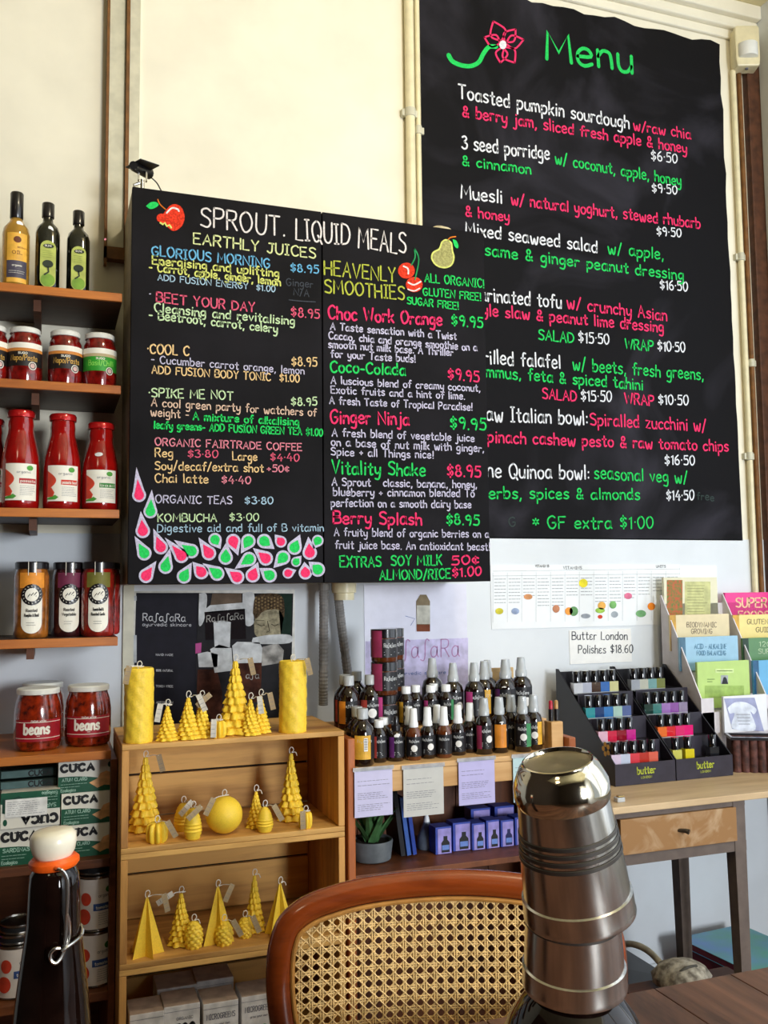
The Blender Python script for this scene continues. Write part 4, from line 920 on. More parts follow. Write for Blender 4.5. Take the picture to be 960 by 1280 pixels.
# corrugated hoses and drain cap under the drinks cabinet
hose_m = K('grey_corrugated_hose', '8D8A86', rough=.45)
def hose(pts, r, lab):
    a = pts[0]; t = thing('corrugated_hose', lab, 'hose', a)
    q = crom([(p[0]-a[0], p[1]-a[1], p[2]-a[2]) for p in pts], 38); n = len(q)
    k = M(); k.tube(q, lambda s_: r*(1+.10*(int(s_*(n-1)) % 2)), 12); k.build('hose_length', hose_m, t, smooth=True, auto=20)
    M().tube([q[0], (q[0][0], q[0][1], q[0][2]-.02)], r*1.3, 14).build('hose_collar', hose_m, t)
p1, p2 = P(405, 728, 2.62), P(404, 860, 2.62)
hose([(p1[0], p1[1], CZ0-.001), (p1[0]-.002, p1[1], 1.25), (p2[0], p2[1], 1.06)], .013, 'straight grey corrugated hose hanging below the drinks cabinet')
p1, p2 = P(421, 728, 2.64), P(437, 850, 2.66)
hose([(p1[0], p1[1], CZ0-.001), (p1[0]+.018, p1[1]+.01, 1.28), (p2[0], p2[1], 1.1)], .013, 'slanting grey corrugated hose right of the straight one')
p1 = P(430, 738, 2.60)
t = thing('drain_cap', 'round cream plastic cap on the underside of the drinks cabinet', 'cap', (p1[0], p1[1], CZ0-.05))
M().lathe([(0, 0), (.030, 0), (.030, .02), (.036, .022), (.036, .0495), (0, .0495)], 24).build('cap', pipe_m, t, smooth=True)

# ================================================================== WOODEN CRATES WITH BEESWAX CANDLES
cr_m = wood('pine_crate', hx('DDAA5E'), hx('7E4A1C'), 'x', .6, 5, bump=.5); cr_z = wood('pine_crate_upright', hx('D39A52'), hx('7A4820'), 'z', .6, 6, bump=.35); cr_y = wood('pine_crate_side', hx('D39A52'), hx('7A4820'), 'y', .6, 6, bump=.35)
CRX0, CRX1, CRY0, CRY1 = .162, .690, -.5, -.205
levels = [(.808, 1.05), (.556, .8075), (.304, .5555), (.0, .3035)]
clab = ['top pine crate holding a ball candle and beehive candles', 'pine crate holding star pyramid candles, second from top', 'pine crate holding white microgreens boxes, third from top', 'bottom pine crate standing on the floor']
for i, (z0, z1) in enumerate(levels):
    t = thing('wooden_crate', clab[i], 'crate', (CRX0, CRY0, z0), group='stacked pine crates')
    W_, D_, H_ = CRX1-CRX0, CRY1-CRY0, z1-z0
    M().box(0, 0, 0, W_, D_, .0125).build('bottom_board', cr_m, t, bevel=.0015)
    M().box(0, 0, H_-.0125, W_, D_, H_).build('top_board', cr_m, t, bevel=.0015)
    for s in (0, 1):
        x = 0.0 if s == 0 else W_-.016
        M().box(x, .0, .013, x+.016, D_*.49, H_-.013).build('side_board', cr_z, t, bevel=.0015)
        M().box(x, D_*.505, .013, x+.016, D_, H_-.013).build('side_board', cr_z, t, bevel=.0015)
    hh = (H_-.026)/2
    M().box(.0165, D_-.0012, .013+hh-.012, W_-.0165, D_+.001, .013+hh+.012).build('gap_backing', MATS['brown_timber_edge'] if False else K('gap_shade', '1E140C', rough=.9), t)  # added dark strip so the gap between planks reads as shade
    for j in range(2):
        M().box(.017, D_-.014, .013+j*hh+.0028, W_-.017, D_-.002-.003*j, .013+(j+1)*hh-.0028).build('back_plank', cr_m, t, bevel=.001)

wax = mat('beeswax', hx('FAD23E'), rough=.5, var=.05, scale=40, bump=.15); wax.node_tree.nodes['Principled BSDF'].inputs['Subsurface Weight'].default_value = .12
wax.node_tree.nodes['Principled BSDF'].inputs['Subsurface Radius'].default_value = (.02, .012, .004)
string_m = K('cotton_string', 'E6E0D4', rough=.9); kraft = K('kraft_tag', 'A08A68', rough=.8, var=.1); wtag = K('pale_tag', 'C9C2B4', rough=.8)
def tree_b(k, n=10):
    R_, H_ = .30, 1.0; prof = []
    for i in range(n):
        z0 = i/n; z1 = (i+1)/n; r0 = R_*(1-z0*.93)
        prof += [(r0*.86, z0), (r0*1.02, z0+.02), (r0*.99, z0+.4/n), (r0*.82, z1-.008)]
    prof = [(0, 0)]+prof+[(.01, 1.0)]
    k.lathe(prof, 48, rfn=lambda r, a, z: r*(1+.15*sin(a*8+int(z*n+.01)*1.9)*(1 if z < .97 else 0)+.05*sin(a*19+z*70)))
def hive_b(k):
    prof = [(0, 0)]
    for i in range(19):
        z = i/18; r = .36*(1-.25*(1-min(1, z*4)))*sqrt(max(.02, 1-max(0, z-.2)**2/.66)); prof.append((r*(1.0 if i % 2 else .90), z))
    k.lathe(prof+[(0, 1)], 24)
def cone_b(k):
    prof = [(0, 0)]
    for i in range(55):
        z = i/54; r = .42*sqrt(max(.01, 1-((z-.38)/.64)**2)); prof.append((r, z))
    k.lathe(prof+[(0, 1)], 40, rfn=lambda r, a, z: r*(.86+.24*abs(sin(a*4+(int(z/1*8) % 2)*pi/2))*(1-(z*8 % 1)**2)))
def ball_b(k):
    k.lathe([(.5*sin(pi*i/24), .5-.5*cos(pi*i/24)) for i in range(25)], 40, rfn=lambda r, a, z: r*(1+.012*sin(a*15+z*20)*sin(z*45)))
def star_pyr(k, n=5):
    b = len(k.v); pts = []
    for i in range(2*n):
        a = pi*i/n - pi/2; r = .42 if i % 2 == 0 else .13; pts.append((r*cos(a), r*sin(a)))
    k.v += [(x, y, 0) for x, y in pts]+[(x*.06, y*.06, 1) for x, y in pts]
    N = 2*n; k.f.append(tuple(b+i for i in range(N))[::-1]); k.f.append(tuple(b+N+i for i in range(N)))
    for i in range(N): j = (i+1) % N; k.f.append((b+i, b+j, b+N+j, b+N+i))
def star_low(k, n=8):
    prof = [(0, 0), (.46, 0), (.56, .15), (.58, .6), (.52, .9), (.36, 1.0), (0, .92)]
    k.lathe(prof, 64, rfn=lambda r, a, z: r*(.62+.42*abs(cos(a*n/2))**.9))
def pillar_b(k):
    prof = [(0, 0), (.19, 0), (.195, .01)]+[(.195, .01+.97*i/30) for i in range(1, 31)]+[(.185, 1.0), (.15, .985), (0, .98)]
    k.lathe(prof, 48, rfn=lambda r, a, z: r*(1+.035*sin(a*5+z*17)*cos(z*13+a*2)+.022*sin(a*11-z*35)*cos(z*31)))
KB = {'tree': tree_b, 'hive': hive_b, 'pinecone': cone_b, 'ball': ball_b, 'pyramid': star_pyr, 'star': star_low, 'pillar': pillar_b}
def candle(kind, xpx, hpx, base, Z, lab, tagd=1, wmul=1.0, tagm=None, rz=0.0, front=CRY0, grp='beeswax candles on the crates', wick=1, tang=None):
    X_, Y_, _ = PZ(xpx, base, Z)
    s = mpp((X_, Y_, Z)); h = hpx*s
    R_ = {'tree': .30, 'hive': .36, 'pinecone': .42, 'ball': .5, 'pyramid': .42, 'star': .6, 'pillar': .2}[kind]*h*wmul
    lo, hi = front+R_+.002, CRY1-.016-R_
    Y_ = min(max(Y_, lo), hi); X_ = min(max(P(xpx, base, Y_+2.7)[0], CRX0+.017+R_ if Z < 1 else 0), CRX1-.018-R_ if Z < 1 else 9)
    t = thing('beeswax_candle', lab, 'candle', (X_, Y_, Z), rz, grp)
    body = cpart('wax_'+kind, 'wax_body', KB[kind], wax, t, auto=60 if kind != 'pyramid' else 10)
    body.scale = (h*wmul, h*wmul, h)
    if wick:
        dz_ = -R_*(.5 if kind in ('tree', 'pyramid') else .98)-.005
        q = crom([(0, 0, h*.97), (-.004, 0, h+.004), (-.003, -.001, h+.013), (.003, -.002, h+.015), (.006, -.003, h+.008), (.001, -.004, h+.002), (.010, -.004, h+.003)]+([(tagd*R_*.4, dz_*.6, h+.006), (tagd*R_*.75, dz_-.001, h+.006)] if tagd else [(.014, -.006, h-.006)]), 4)
        M().tube(q, .0011, 5).build('wick_string', string_m, t, smooth=True)
    if tagd:
        dz = h*.72 if kind in ('tree', 'pyramid', 'pillar') else h*.6
        a = tang if tang is not None else random.uniform(-.5, .5)
        yy = -R_*(.5 if kind in ('tree', 'pyramid') else .98)-.005
        xx = tagd*R_*.75
        k = M(); k.box(-.0065, -.0004, -.042, .0065, .0004, 0)
        k.build('gift_tag', tagm or kraft, t, loc=(xx, yy, h+.008), rot=(-.1, a, 0))
        k = M(); scribble(k, lambda u, v: (u, -.0008, v), -.005, .005, -.038, -.008, 3, .0008)
        k.build('tag_print', grey_ink, t, loc=(xx, yy, h+.008), rot=(-.1, a, 0))
    return t
Z = 1.0502
candle('pillar', 173, 92, 928, Z, 'tall pillar candle at the left end of the top crate', -1, tang=.2)
candle('tree', 209, 44, 932, Z, 'small tree candle with pale tag beside the left pillar candle', -1, tagm=wtag, tang=.2)
candle('tree', 235, 52, 927, Z, 'small tree candle, left one of the close pair before the dark poster', 1, wmul=.95, tagm=wtag, tang=-.4)
candle('tree', 252, 50, 922, Z, 'small tree candle, right one of the close pair with kraft tag', 1, wmul=.85, tang=.9)
t = candle('star', 273, 21, 928, Z, 'squat star candle with pale tag standing before the tallest tree candle', -1, tagm=wtag, wmul=.85, tang=0.05)
candle('tree', 294, 90, 917, Z, 'tallest tree candle on top of the crates', 1, wmul=.78, tang=-.2)
candle('tree', 313, 46, 926, Z, 'small tree candle in front right of the tallest tree candle', 1, wmul=.95, tagm=wtag, tang=-.1)
candle('tree', 326, 46, 916, Z, 'small tree candle behind, nearest to the right pillar candle', 1, wmul=.9, tang=-.2)
candle('pillar', 366, 89, 917, Z, 'tall pillar candle at the right end of the top crate', 1, tang=-.2)
Z = .808+.0127
candle('tree', 181, 90, 1038, Z, 'large tree candle at the left of the upper crate shelf', 1, wmul=.72, tang=-.25)
candle('star', 196, 25, 1063, Z, 'flat star candle in front of the large left tree candle', 1, wmul=.95, tang=-.5)
candle('hive', 241, 39, 1056, Z, 'small beehive candle left of the ball candle', 1, wmul=.85, tang=.9)
candle('hive', 229, 34, 1038, Z, 'candle hidden behind the left beehive candle, upper crate shelf', 1, tagm=wtag, tang=.8)
candle('ball', 280, 47, 1051, Z, 'round ball candle on the upper crate shelf', -1, tang=.5)
candle('hive', 331, 31, 1044, Z, 'small beehive candle right of the ball candle', 1, wmul=1.0, tang=-.5)
candle('tree', 320, 44, 1034, Z, 'small tree candle standing behind the right beehive candle', 0, wmul=.9)
candle('tree', 364, 82, 1025, Z, 'large tree candle in the shaded right corner of upper crate', 0, wmul=.65)
candle('star', 382, 20, 1042, Z, 'squat star candle at the right end of the upper crate shelf', -1, wmul=.75, tang=0)
Z = .556+.0127
candle('pyramid', 183, 70, 1198, Z, 'star pyramid candle at the left of the lower crate shelf', 1, wmul=.75, tang=-.2, rz=.3)
candle('tree', 226, 62, 1180, Z, 'tree candle behind the left pinecone candle', -1, wmul=.8, tagm=wtag, tang=1.1)
candle('pinecone', 242, 32, 1184, Z, 'small pinecone candle in front of the lower shelf tree candle', 0, wmul=.85)
candle('pyramid', 272, 68, 1178, Z, 'star pyramid candle in the middle of the lower crate shelf', 1, wmul=.72, tang=.5, rz=.1)
candle('pinecone', 280, 28, 1180, Z, 'small pinecone candle leaning against the middle pyramid candle', 1, wmul=.95, tang=-.5)
candle('pinecone', 306, 24, 1171, Z, 'small pinecone candle beside the slim tree candle', 1, wmul=.95, tang=-.4)
candle('tree', 318, 68, 1164, Z, 'slim tree candle between pinecone and right pyramid candles', 0, wmul=.62)
candle('pyramid', 350, 62, 1168, Z, 'star pyramid candle at the right, nearest the cane chair', 0, wmul=.78, rz=.4)
# microgreens boxes
mg = K('white_seed_carton', 'DDD8D4', rough=.6); mg2 = K('pinkish_carton_top', 'B9A08C', rough=.6)
Z = .304+.0127
def mgbox(xa, xb, ytop, yd, lab, dep=.085, front='m', z=Z):
    a = P(xa, ytop, yd); b = P(xb, ytop, yd); h = a[2]-z
    w_ = b[0]-a[0]
    t = thing('seed_carton', lab, 'carton', (a[0], yd-2.7, z), 0, 'white microgreens cartons')
    M().box(0, 0, 0, w_, dep, h).build('carton', mg, t, bevel=.0015)
    M().box(.001, .001, h, w_-.001, dep-.001, h+.0012).build('lid_flap', mg2, t)
    k = M(); k.ribbon([(0.0, h-.012), (w_, h-.012)], .0008, plane_fn(-.0006)); k.build('flap_seam', grey_ink, t)
    if front == '500':
        k = write(M(), '500', w_*.30, h-.075, w_*.55, .033, .0065, plane_fn(-.0008)); k.build('carton_lettering', ink, t)
        k = write(M(), 'ORGANIC', w_*.35, h-.032, w_*.45, .006, .0009, plane_fn(-.0008)); k.build('carton_lettering', grey_ink, t)
    elif front == 'm':
        k = write(M(), 'MICROGREENS', w_*.1, h-.036, w_*.8, .012, .0016, plane_fn(-.0008)); write(k, 'grow your own', w_*.25, h-.05, w_*.5, .005, .0008, plane_fn(-.0008)); k.build('carton_lettering', grey_ink, t)
        k = M()
        for i in range(26): disc(k, lambda u, v: (u, -.0009-.00002*i, v), w_*.5+random.uniform(-.025, .025), h-.085+random.uniform(-.012, .012), .007, .006, n=8)
        k.build('leaf_picture', K('microgreen_print', '3A8A3C', var=.3, scale=200), t)
mgbox(162, 205, 1270, 2.235, 'white seed carton at far left of the third crate', front='')
mgbox(205, 250, 1260, 2.24, 'white seed carton with the number 500 on its front', front='500')
mgbox(254, 298, 1256, 2.235, 'white microgreens carton right of the 500 carton')
mgbox(302, 345, 1247, 2.25, 'white microgreens carton with green leaf print nearest the chair')
mgbox(196, 246, 1238, 2.36, 'white seed carton behind the 500 carton', front='', dep=.09)
mgbox(246, 292, 1228, 2.36, 'white seed carton behind the left microgreens carton', front='', dep=.09)

# ================================================================== COSMETICS STAND
or_m = wood('orange_pine', hx('B0602A'), hx('7A3A16'), 'z', .45, 7, coat=.1); pale_m = wood('pale_pine', hx('DDB27A'), hx('B98648'), 'x', .5, 6); br_m = wood('brown_panel', hx('7A4524'), hx('4A2612'), 'z', .5, 6)
SX0, SX1, SY0, SY1, SZ = .697, 1.345, -.5, -.09, .957
SY1 = -.19
st = thing('cosmetics_stand', 'wooden stand full of amber skincare bottles with hanging price papers', 'stand', (SX0, SY0, 0))
W_, D_ = SX1-SX0, SY1-SY0
M().box(.001, 0, 0, .021, D_, SZ+.072).build('side_panel', or_m, st, bevel=.003)
M().prismz([(W_-.022, 0), (W_, 0), (W_, D_), (W_-.022, D_)], 0, SZ+.035).build('side_panel', or_m, st, bevel=.003)
M().box(.0215, -.002, SZ-.014, W_-.0225, D_, SZ).build('top_shelf', pale_m, st, bevel=.002)
M().box(.0215, -.0005, SZ-.064, W_-.0225, .014, SZ-.0145).build('front_rail', pale_m, st, bevel=.0015)
M().box(.0215, .115, SZ, W_-.0225, D_-.001, SZ+.072).build('riser', pale_m, st, bevel=.002)
M().box(.0215, .012, .68, W_-.0225, D_-.012, .695).build('lower_shelf', br_m, st, bevel=.001)
for i in range(6):
    w1 = (W_-.046)/6; M().box(.023+i*w1+.001, D_-.011, .05, .023+(i+1)*w1-.001, D_-.002, SZ-.016).build('back_plank', br_m, st, bevel=.0008)
# cosmetics bottles
amber = K('amber_glass', '1C0B06', rough=.07, coat=1.0, var=.2); amber2 = K('brown_amber_glass', '5E2C10', rough=.07, coat=1.0, var=.2)
lab_b = K('black_wrap_label', '1B1A1E', rough=.4); clear_p = mat('clear_plastic', hx('D3D8DC'), rough=.2, trans=.3, var=.03, coat=.5); frost = K('frosted_cap', 'B5B9BC', rough=.3, var=.03); wcap = K('white_cap', 'EEF0F2', rough=.3, var=.01)
lets = K('silver_print', 'C8CACC', rough=.5); cols_ = {'y': 'E9B23C', 'o': 'DE8A28', 'r': 'B5443C', 'm': 'A0345E', 'p': '6A2E7C', 'g': '3F8A58', 'k': 'C9468E', 'n': None}
def bottle_profile(kind):
    # unit heights (metres) for each kind: glass body profile, cap profile, total height
    if kind == 'round': return [(0, 0), (.026, 0), (.029, .004), (.029, .078), (.026, .094), (.016, .106), (.0125, .110), (.0125, .117), (0, .117)], [(.0135, .114), (.0145, .115), (.0145, .138), (.013, .140), (0, .140)], 'frost', .029, (.018, .076)
    if kind == 'small': return [(0, 0), (.018, 0), (.020, .003), (.020, .066), (.017, .078), (.011, .084), (.010, .09), (0, .09)], [(.0115, .086), (.0125, .087), (.0125, .103), (.0115, .105), (0, .105)], 'white', .020, (.012, .066)
    if kind == 'pump': return [(0, 0), (.0185, 0), (.0205, .003), (.0205, .062), (.0175, .075), (.011, .082), (.010, .086), (0, .086)], [(.012, .082), (.0128, .083), (.0125, .092), (.0108, .097), (.0095, .128), (.008, .130), (0, .130)], 'white', .0205, (.010, .060)
    if kind == 'spray': return [(0, 0), (.022, 0), (.0245, .003), (.0245, .085), (.021, .100), (.013, .108), (.012, .112), (0, .112)], [(.0145, .108), (.0155, .109), (.0155, .126), (.0140, .128), (.0125, .152), (.0112, .158), (0, .159)], 'clear', .0245, (.016, .082)
    if kind == 'bigspray': return [(0, 0), (.027, 0), (.030, .004), (.030, .088), (.026, .104), (.015, .114), (.013, .118), (0, .118)], [(.0155, .114), (.0165, .115), (.0165, .130), (.0140, .133), (.0115, .160), (.0100, .168), (0, .169)], 'clear', .030, (.016, .086)
    if kind == 'dropper': return [(0, 0), (.018, 0), (.020, .003), (.020, .060), (.016, .070), (.010, .075), (0, .078)], [(.0105, .074), (.0115, .075), (.0115, .088), (.007, .090), (.007, .104), (.004, .110), (0, .111)], 'black', .020, (.010, .060)
KN = {'round': 'boston round bottle', 'small': 'small bottle', 'pump': 'white pump bottle', 'spray': 'spray bottle', 'bigspray': 'large spray bottle', 'dropper': 'dropper bottle'}
def cosm(kind, xpx, base, Z, lab, side=None, seal=0, stick=None, s=1.0, br=False, rz=None, yd=None, bar=False):
    bp, cp, cm, r, (z0, z1) = bottle_profile(kind)
    if yd is None: X_, Y_, _ = PZ(xpx, base, Z)
    else: X_ = P(xpx, base, yd)[0]; Y_ = yd-2.7
    r_ = r*s
    X_ = min(max(X_, SX0+.0225+r_), (SX1-.0235 if Z > SZ+.03 else 1.284)-r_)
    if Z < SZ+.03: Y_ = min(max(Y_, SY0+.003+r_), SY0+.114-r_)
    else: Y_ = min(max(Y_, SY0+.116+r_), SY1-.018-r_)
    # nudge apart
    for _ in range(60):
        hit = [q for q in PLACED if abs(q[2]-Z) < .03 and (q[0]-X_)**2+(q[1]-Y_)**2 < (q[3]+r_+.0015)**2]
        if not hit: break
        q = hit[0]; dx, dy = X_-q[0], Y_-q[1]; d = sqrt(dx*dx+dy*dy) or 1e-4; nd = q[3]+r_+.0022
        X_, Y_ = q[0]+dx/d*nd, q[1]+dy/d*nd
        Y_ = min(max(Y_, (SY0+.116 if Z > SZ+.03 else SY0+.003)+r_), (SY1-.018 if Z > SZ+.03 else SY0+.149)-r_)
    PLACED.append((X_, Y_, Z, r_))
    t = thing('cosmetics_bottle', lab, 'bottle', (X_, Y_, Z), rot_to_cam(X_, Y_, random.uniform(-.3, .3) if rz is None else rz), 'amber skincare bottles on the wooden stand')
    gm_ = amber2 if br else amber
    cpart(('cb', kind, br), 'glass_body', lambda k: k.lathe(bp, 28), gm_, t)
    cm_ = {'frost': frost, 'white': wcap, 'clear': clear_p, 'black': blk_lid}[cm]
    cpart(('cc', kind), 'cap', lambda k: k.lathe(cp, 24), cm_, t)
    def lb(k):
        fn = cyl_fn(r+.0005); patch(k, fn, -r*2.3, z0, r*2.3, z1, 20)
    cpart(('cl', kind), 'label', lb, lab_b, t)
    if side:
        sg, u = side[0], side[1:]
        u0 = {'l': -r*1.15, 'c': -r*.85, 'r': r*.45}[u or 'l']
        cpart(('cs', kind, u), 'label_panel', lambda k: patch(k, cyl_fn(r+.001), u0, z0, u0+r*(.75 if u != 'c' else 1.5), z1, 8), K('panel_'+sg, cols_[sg], rough=.45), t) if ('cs', kind, u) not in CACHE else None
        key = ('cs', kind, u, sg)
        if key not in CACHE:
            k = M(); patch(k, cyl_fn(r+.0012), u0, z0, u0+r*(.75 if u != 'c' else 1.5), z1, 8)
            me = bpy.data.meshes.new('label_panel'); me.from_pydata(k.v, [], k.f); me.update(); me.materials.append(K('panel_'+sg, cols_[sg], rough=.45)); CACHE[key] = me
        link('label_panel', CACHE[key], t)
    def pr(k):
        fn = cyl_fn(r+.0011); hh = z1-z0
        write(k, 'Raſaſara', -r*.55, z0+hh*.72, r*1.3, hh*.12, hh*.022, fn); 
        for j in range(3): k.ribbon([(-r*.4, z0+hh*(.12+j*.07)), (r*(.4-j*.12), z0+hh*(.12+j*.07))], hh*.02, fn)
    cpart(('cp', kind), 'label_print', pr, lets, t)
    if seal: cpart(('cd', kind, seal), 'round_seal', lambda k: disc(k, cyl_fn(r+.0016), r*(.1 if seal == 1 else .55), z0+(z1-z0)*.42, r*.42), sticker, t)
    if bar:
        k = patch(M(), cyl_fn(r+.0018), 0, z0+.02, .010, z1-.006, 3); k.build('barcode', paper, t); k = M()
        for j in range(7): k.ribbon([(.0015, z0+.025+j*.004), (.0085, z0+.025+j*.004)], .0015, cyl_fn(r+.0022))
        k.build('barcode_lines', ink, t)
    if stick: disc(M(), cyl_fn(r*.94+.001), 0, z1+.004 if stick == 1 else z0+.03, .008, .0045, a=.3).build('price_sticker', sticker, t)
    t.scale = (s, s, s)
    return t
PLACED = []
ZF, ZR = SZ+.0003, SZ+.0723
# front row, left to right
cosm('round', 448, 957, ZF, 'large bottle with yellow barcode panel, leftmost in front row', 'yc', bar=True, s=1.0, rz=.1)
cosm('round', 436, 945, ZF, 'frosted-cap bottle half hidden behind the yellow-labelled leftmost bottle', s=.98)
cosm('small', 474, 952, ZF, 'small white-capped bottle with red side panel, right of the yellow one', 'rl', rz=.1)
cosm('small', 464, 940, ZF, 'small white-capped bottle tucked behind the red-panelled small bottle', 'y')
cosm('dropper', 493, 950, ZF, 'black dropper bottle with purple side panel in the front row', 'pl', stick=1, s=1.02)
cosm('pump', 491, 936, ZF, 'white pump bottle standing right behind the dropper bottle')
cosm('pump', 517, 949, ZF, 'white pump bottle with round seal, first pump right of dropper', seal=1, br=True)
cosm('pump', 535, 947, ZF, 'white pump bottle with high round seal, second pump from dropper', seal=2)
cosm('pump', 526, 934, ZF, 'white pump bottle behind and between the first two pumps')
cosm('pump', 554, 946, ZF, 'brown white-pump bottle with a slanted price sticker', br=True, stick=2)
cosm('pump', 573, 943, ZF, 'white pump bottle with round seal, rightmost of the pumps', seal=1)
cosm('pump', 563, 930, ZF, 'white pump bottle behind and between the right two pumps', 'p')
cosm('spray', 592, 940, ZF, 'clear-topped spray bottle with magenta panel in the front row', 'ml', seal=2, s=.92)
cosm('spray', 613, 941, ZF, 'clear-topped spray bottle with wide orange panel in front row', 'oc', stick=1, rz=.25, s=.92)
cosm('spray', 629, 932, ZF, 'clear-topped spray bottle right behind the orange-panelled one', s=.92)
cosm('spray', 646, 937, ZF, 'clear-topped spray bottle with round seal and green edge', 'gr', seal=1, rz=0, s=.92)
cosm('spray', 668, 936, ZF, 'clear-topped spray bottle with yellow edge, rightmost in front row', 'yr', seal=1, rz=0, s=.92)
# raised rows
cosm('round', 413, 905, ZR, 'frosted-cap bottle with red panel, leftmost on the riser', 'rl', yd=2.38, rz=.15)
cosm('round', 428, 910, ZR, 'frosted-cap bottle with orange panel on the riser', 'ol', yd=2.345, rz=.1)
cosm('round', 446, 900, ZR, 'frosted-cap bottle behind, between orange and seal bottles', yd=2.455)
cosm('round', 459, 910, ZR, 'frosted-cap bottle with round white seal on the riser', 'rl', seal=1, yd=2.345, rz=.1)
cosm('small', 508, 905, ZR, 'small white-capped bottle with seal on the riser, left of three', 'y', seal=1, yd=2.335, rz=0)
cosm('small', 513, 900, ZR, 'small white-capped bottle at the back of the riser left group', yd=2.345)
cosm('small', 525, 905, ZR, 'small white-capped bottle with pink edge, middle of riser trio', 'kl', yd=2.34)
cosm('small', 534, 900, ZR, 'small white-capped bottle behind the riser trio', yd=2.345)
cosm('small', 543, 905, ZR, 'small white-capped bottle with green edge, right of riser trio', 'gr', yd=2.335)
cosm('bigspray', 541, 890, ZR, 'large clear-topped spray bottle at back, leftmost of the large sprays', yd=2.455)
cosm('bigspray', 557, 895, ZR, 'large spray bottle with magenta panel on the riser', 'ml', seal=2, yd=2.365, rz=.1, s=.95)
cosm('bigspray', 575, 895, ZR, 'large spray bottle on the riser right of the magenta one', 'kl', yd=2.365, s=.95, rz=.2)
cosm('bigspray', 598, 895, ZR, 'large spray bottle with yellow panel on the riser', 'yc', yd=2.365, s=.95)
cosm('bigspray', 610, 890, ZR, 'large spray bottle at back between yellow and purple ones', yd=2.455, s=.93)
cosm('bigspray', 623, 895, ZR, 'large spray bottle with purple panel and shoulder sticker', 'pl', stick=1, yd=2.365, s=.98)
cosm('bigspray', 634, 890, ZR, 'large spray bottle at the back, rightmost of the hidden ones', yd=2.455, s=.93)
cosm('bigspray', 648, 895, ZR, 'large spray bottle with round seal at right end of riser', seal=2, yd=2.365, s=1.0, rz=0)
# stacked black jars
jar_m = K('black_jar', '141216', rough=.2, coat=.8)
def cjar(xpx, yd, z, lab, sg, h=.0865, r=.036):
    X_ = P(xpx, 900, yd)[0]
    t = thing('cosmetics_jar', lab, 'jar', (X_, yd-2.7, z), rot_to_cam(X_, yd-2.7, .0), 'stacked cosmetics jars')
    cpart(('cj', r, h), 'jar_body', lambda k: k.lathe([(0, 0), (r-.003, 0), (r-.001, .003), (r-.001, h-.026), (r-.003, h-.022), (0, h-.022)], 30), amber2, t)
    cpart(('cjl', r, h), 'lid', lambda k: k.lathe([(r-.001, h-.0235), (r, h-.023), (r, h-.001), (r-.002, h-.0002), (0, h-.0002)], 30), jar_m, t)
    cpart(('cjb', r, h), 'label', lambda k: patch(k, cyl_fn(r), -r*2, .012, r*2, h-.026, 20), lab_b, t)
    M().f; k = patch(M(), cyl_fn(r+.0004), -r*1.2, .012, -r*.15, h-.004, 8); k.build('label_panel', K('jar_panel_'+sg, cols_[sg]), t)
    k = M(); fn = cyl_fn(r+.0006); write(k, 'Raſaſara', 0, h*.45, r*1.1, .010, .0014, fn); k.ribbon([(0, h*.3), (r*.9, h*.3)], .001, fn); k.ribbon([(0, h*.22), (r*.6, h*.22)], .001, fn); k.build('label_print', lets, t)
    return t
HJ = .087
for i, (sg, lab) in enumerate((('k', 'black jar with magenta edge at the bottom of the front jar stack'), ('m', 'black jar with crimson panel in the middle of the front jar stack'), ('m', 'black jar with crimson panel on top of the front jar stack'))): cjar(481, 2.345, ZR+i*HJ, lab, sg)
for i, (sg, lab) in enumerate((('o', 'amber jar at the bottom of the rear jar stack'), ('n2', 'amber jar in the middle of the rear jar stack'), ('o', 'amber jar on top of the rear jar stack'))):
    cols_['n2'] = '6A5A30'; cjar(491, 2.43, ZR+i*(HJ-.001), lab, sg, HJ-.001, .034)
cjar(452, 2.43, ZR, 'lower wide jar behind the frosted-cap bottles', 'o', .066, .014) if False else None
# tan card box and lipstick tubes at the right end
X_ = P(667, 860, 2.42)[0]
t = thing('card_box', 'plain tan card box standing behind the right end sprays', 'box', (1.282, -.2055, ZR), 0)
M().box(-.045, 0, 0, .035, .012, .128).build('box', K('tan_card', 'C8A878', rough=.7), t, bevel=.002)
t = thing('wood_block', 'small pale wooden block carrying two lip tubes at the stand end', 'block', (1.300, -.455, SZ+.0003))
M().box(-.0145, -.02, 0, .0215, .02, .0745).build('block', pale_m, t, bevel=.002)
for q, (xp, c, lab) in enumerate(((681, 'C42038', 'slim lip tube with red top at the right end of the stand'), (689, 'C99A5A', 'slim lip tube with gold top at the right end of the stand'))):
    X_ = P(xp, 884, 2.36)[0]
    X_ = min(X_, SX1-.032+.0)+(q-1)*.016
    t = thing('lip_tube', lab, 'tube', (1.296+q*.017, -.455, SZ+.0753), 0, 'lip tubes on the stand')
    M().lathe([(0, 0), (.0065, 0), (.0065, .032), (0, .032)], 14).build('tube', blk_lid, t, smooth=True); M().lathe([(.0055, .032), (.0055, .052), (.003, .055), (0, .055)], 14).build('coloured_top', K('lip_'+c, c, rough=.3), t, smooth=True)
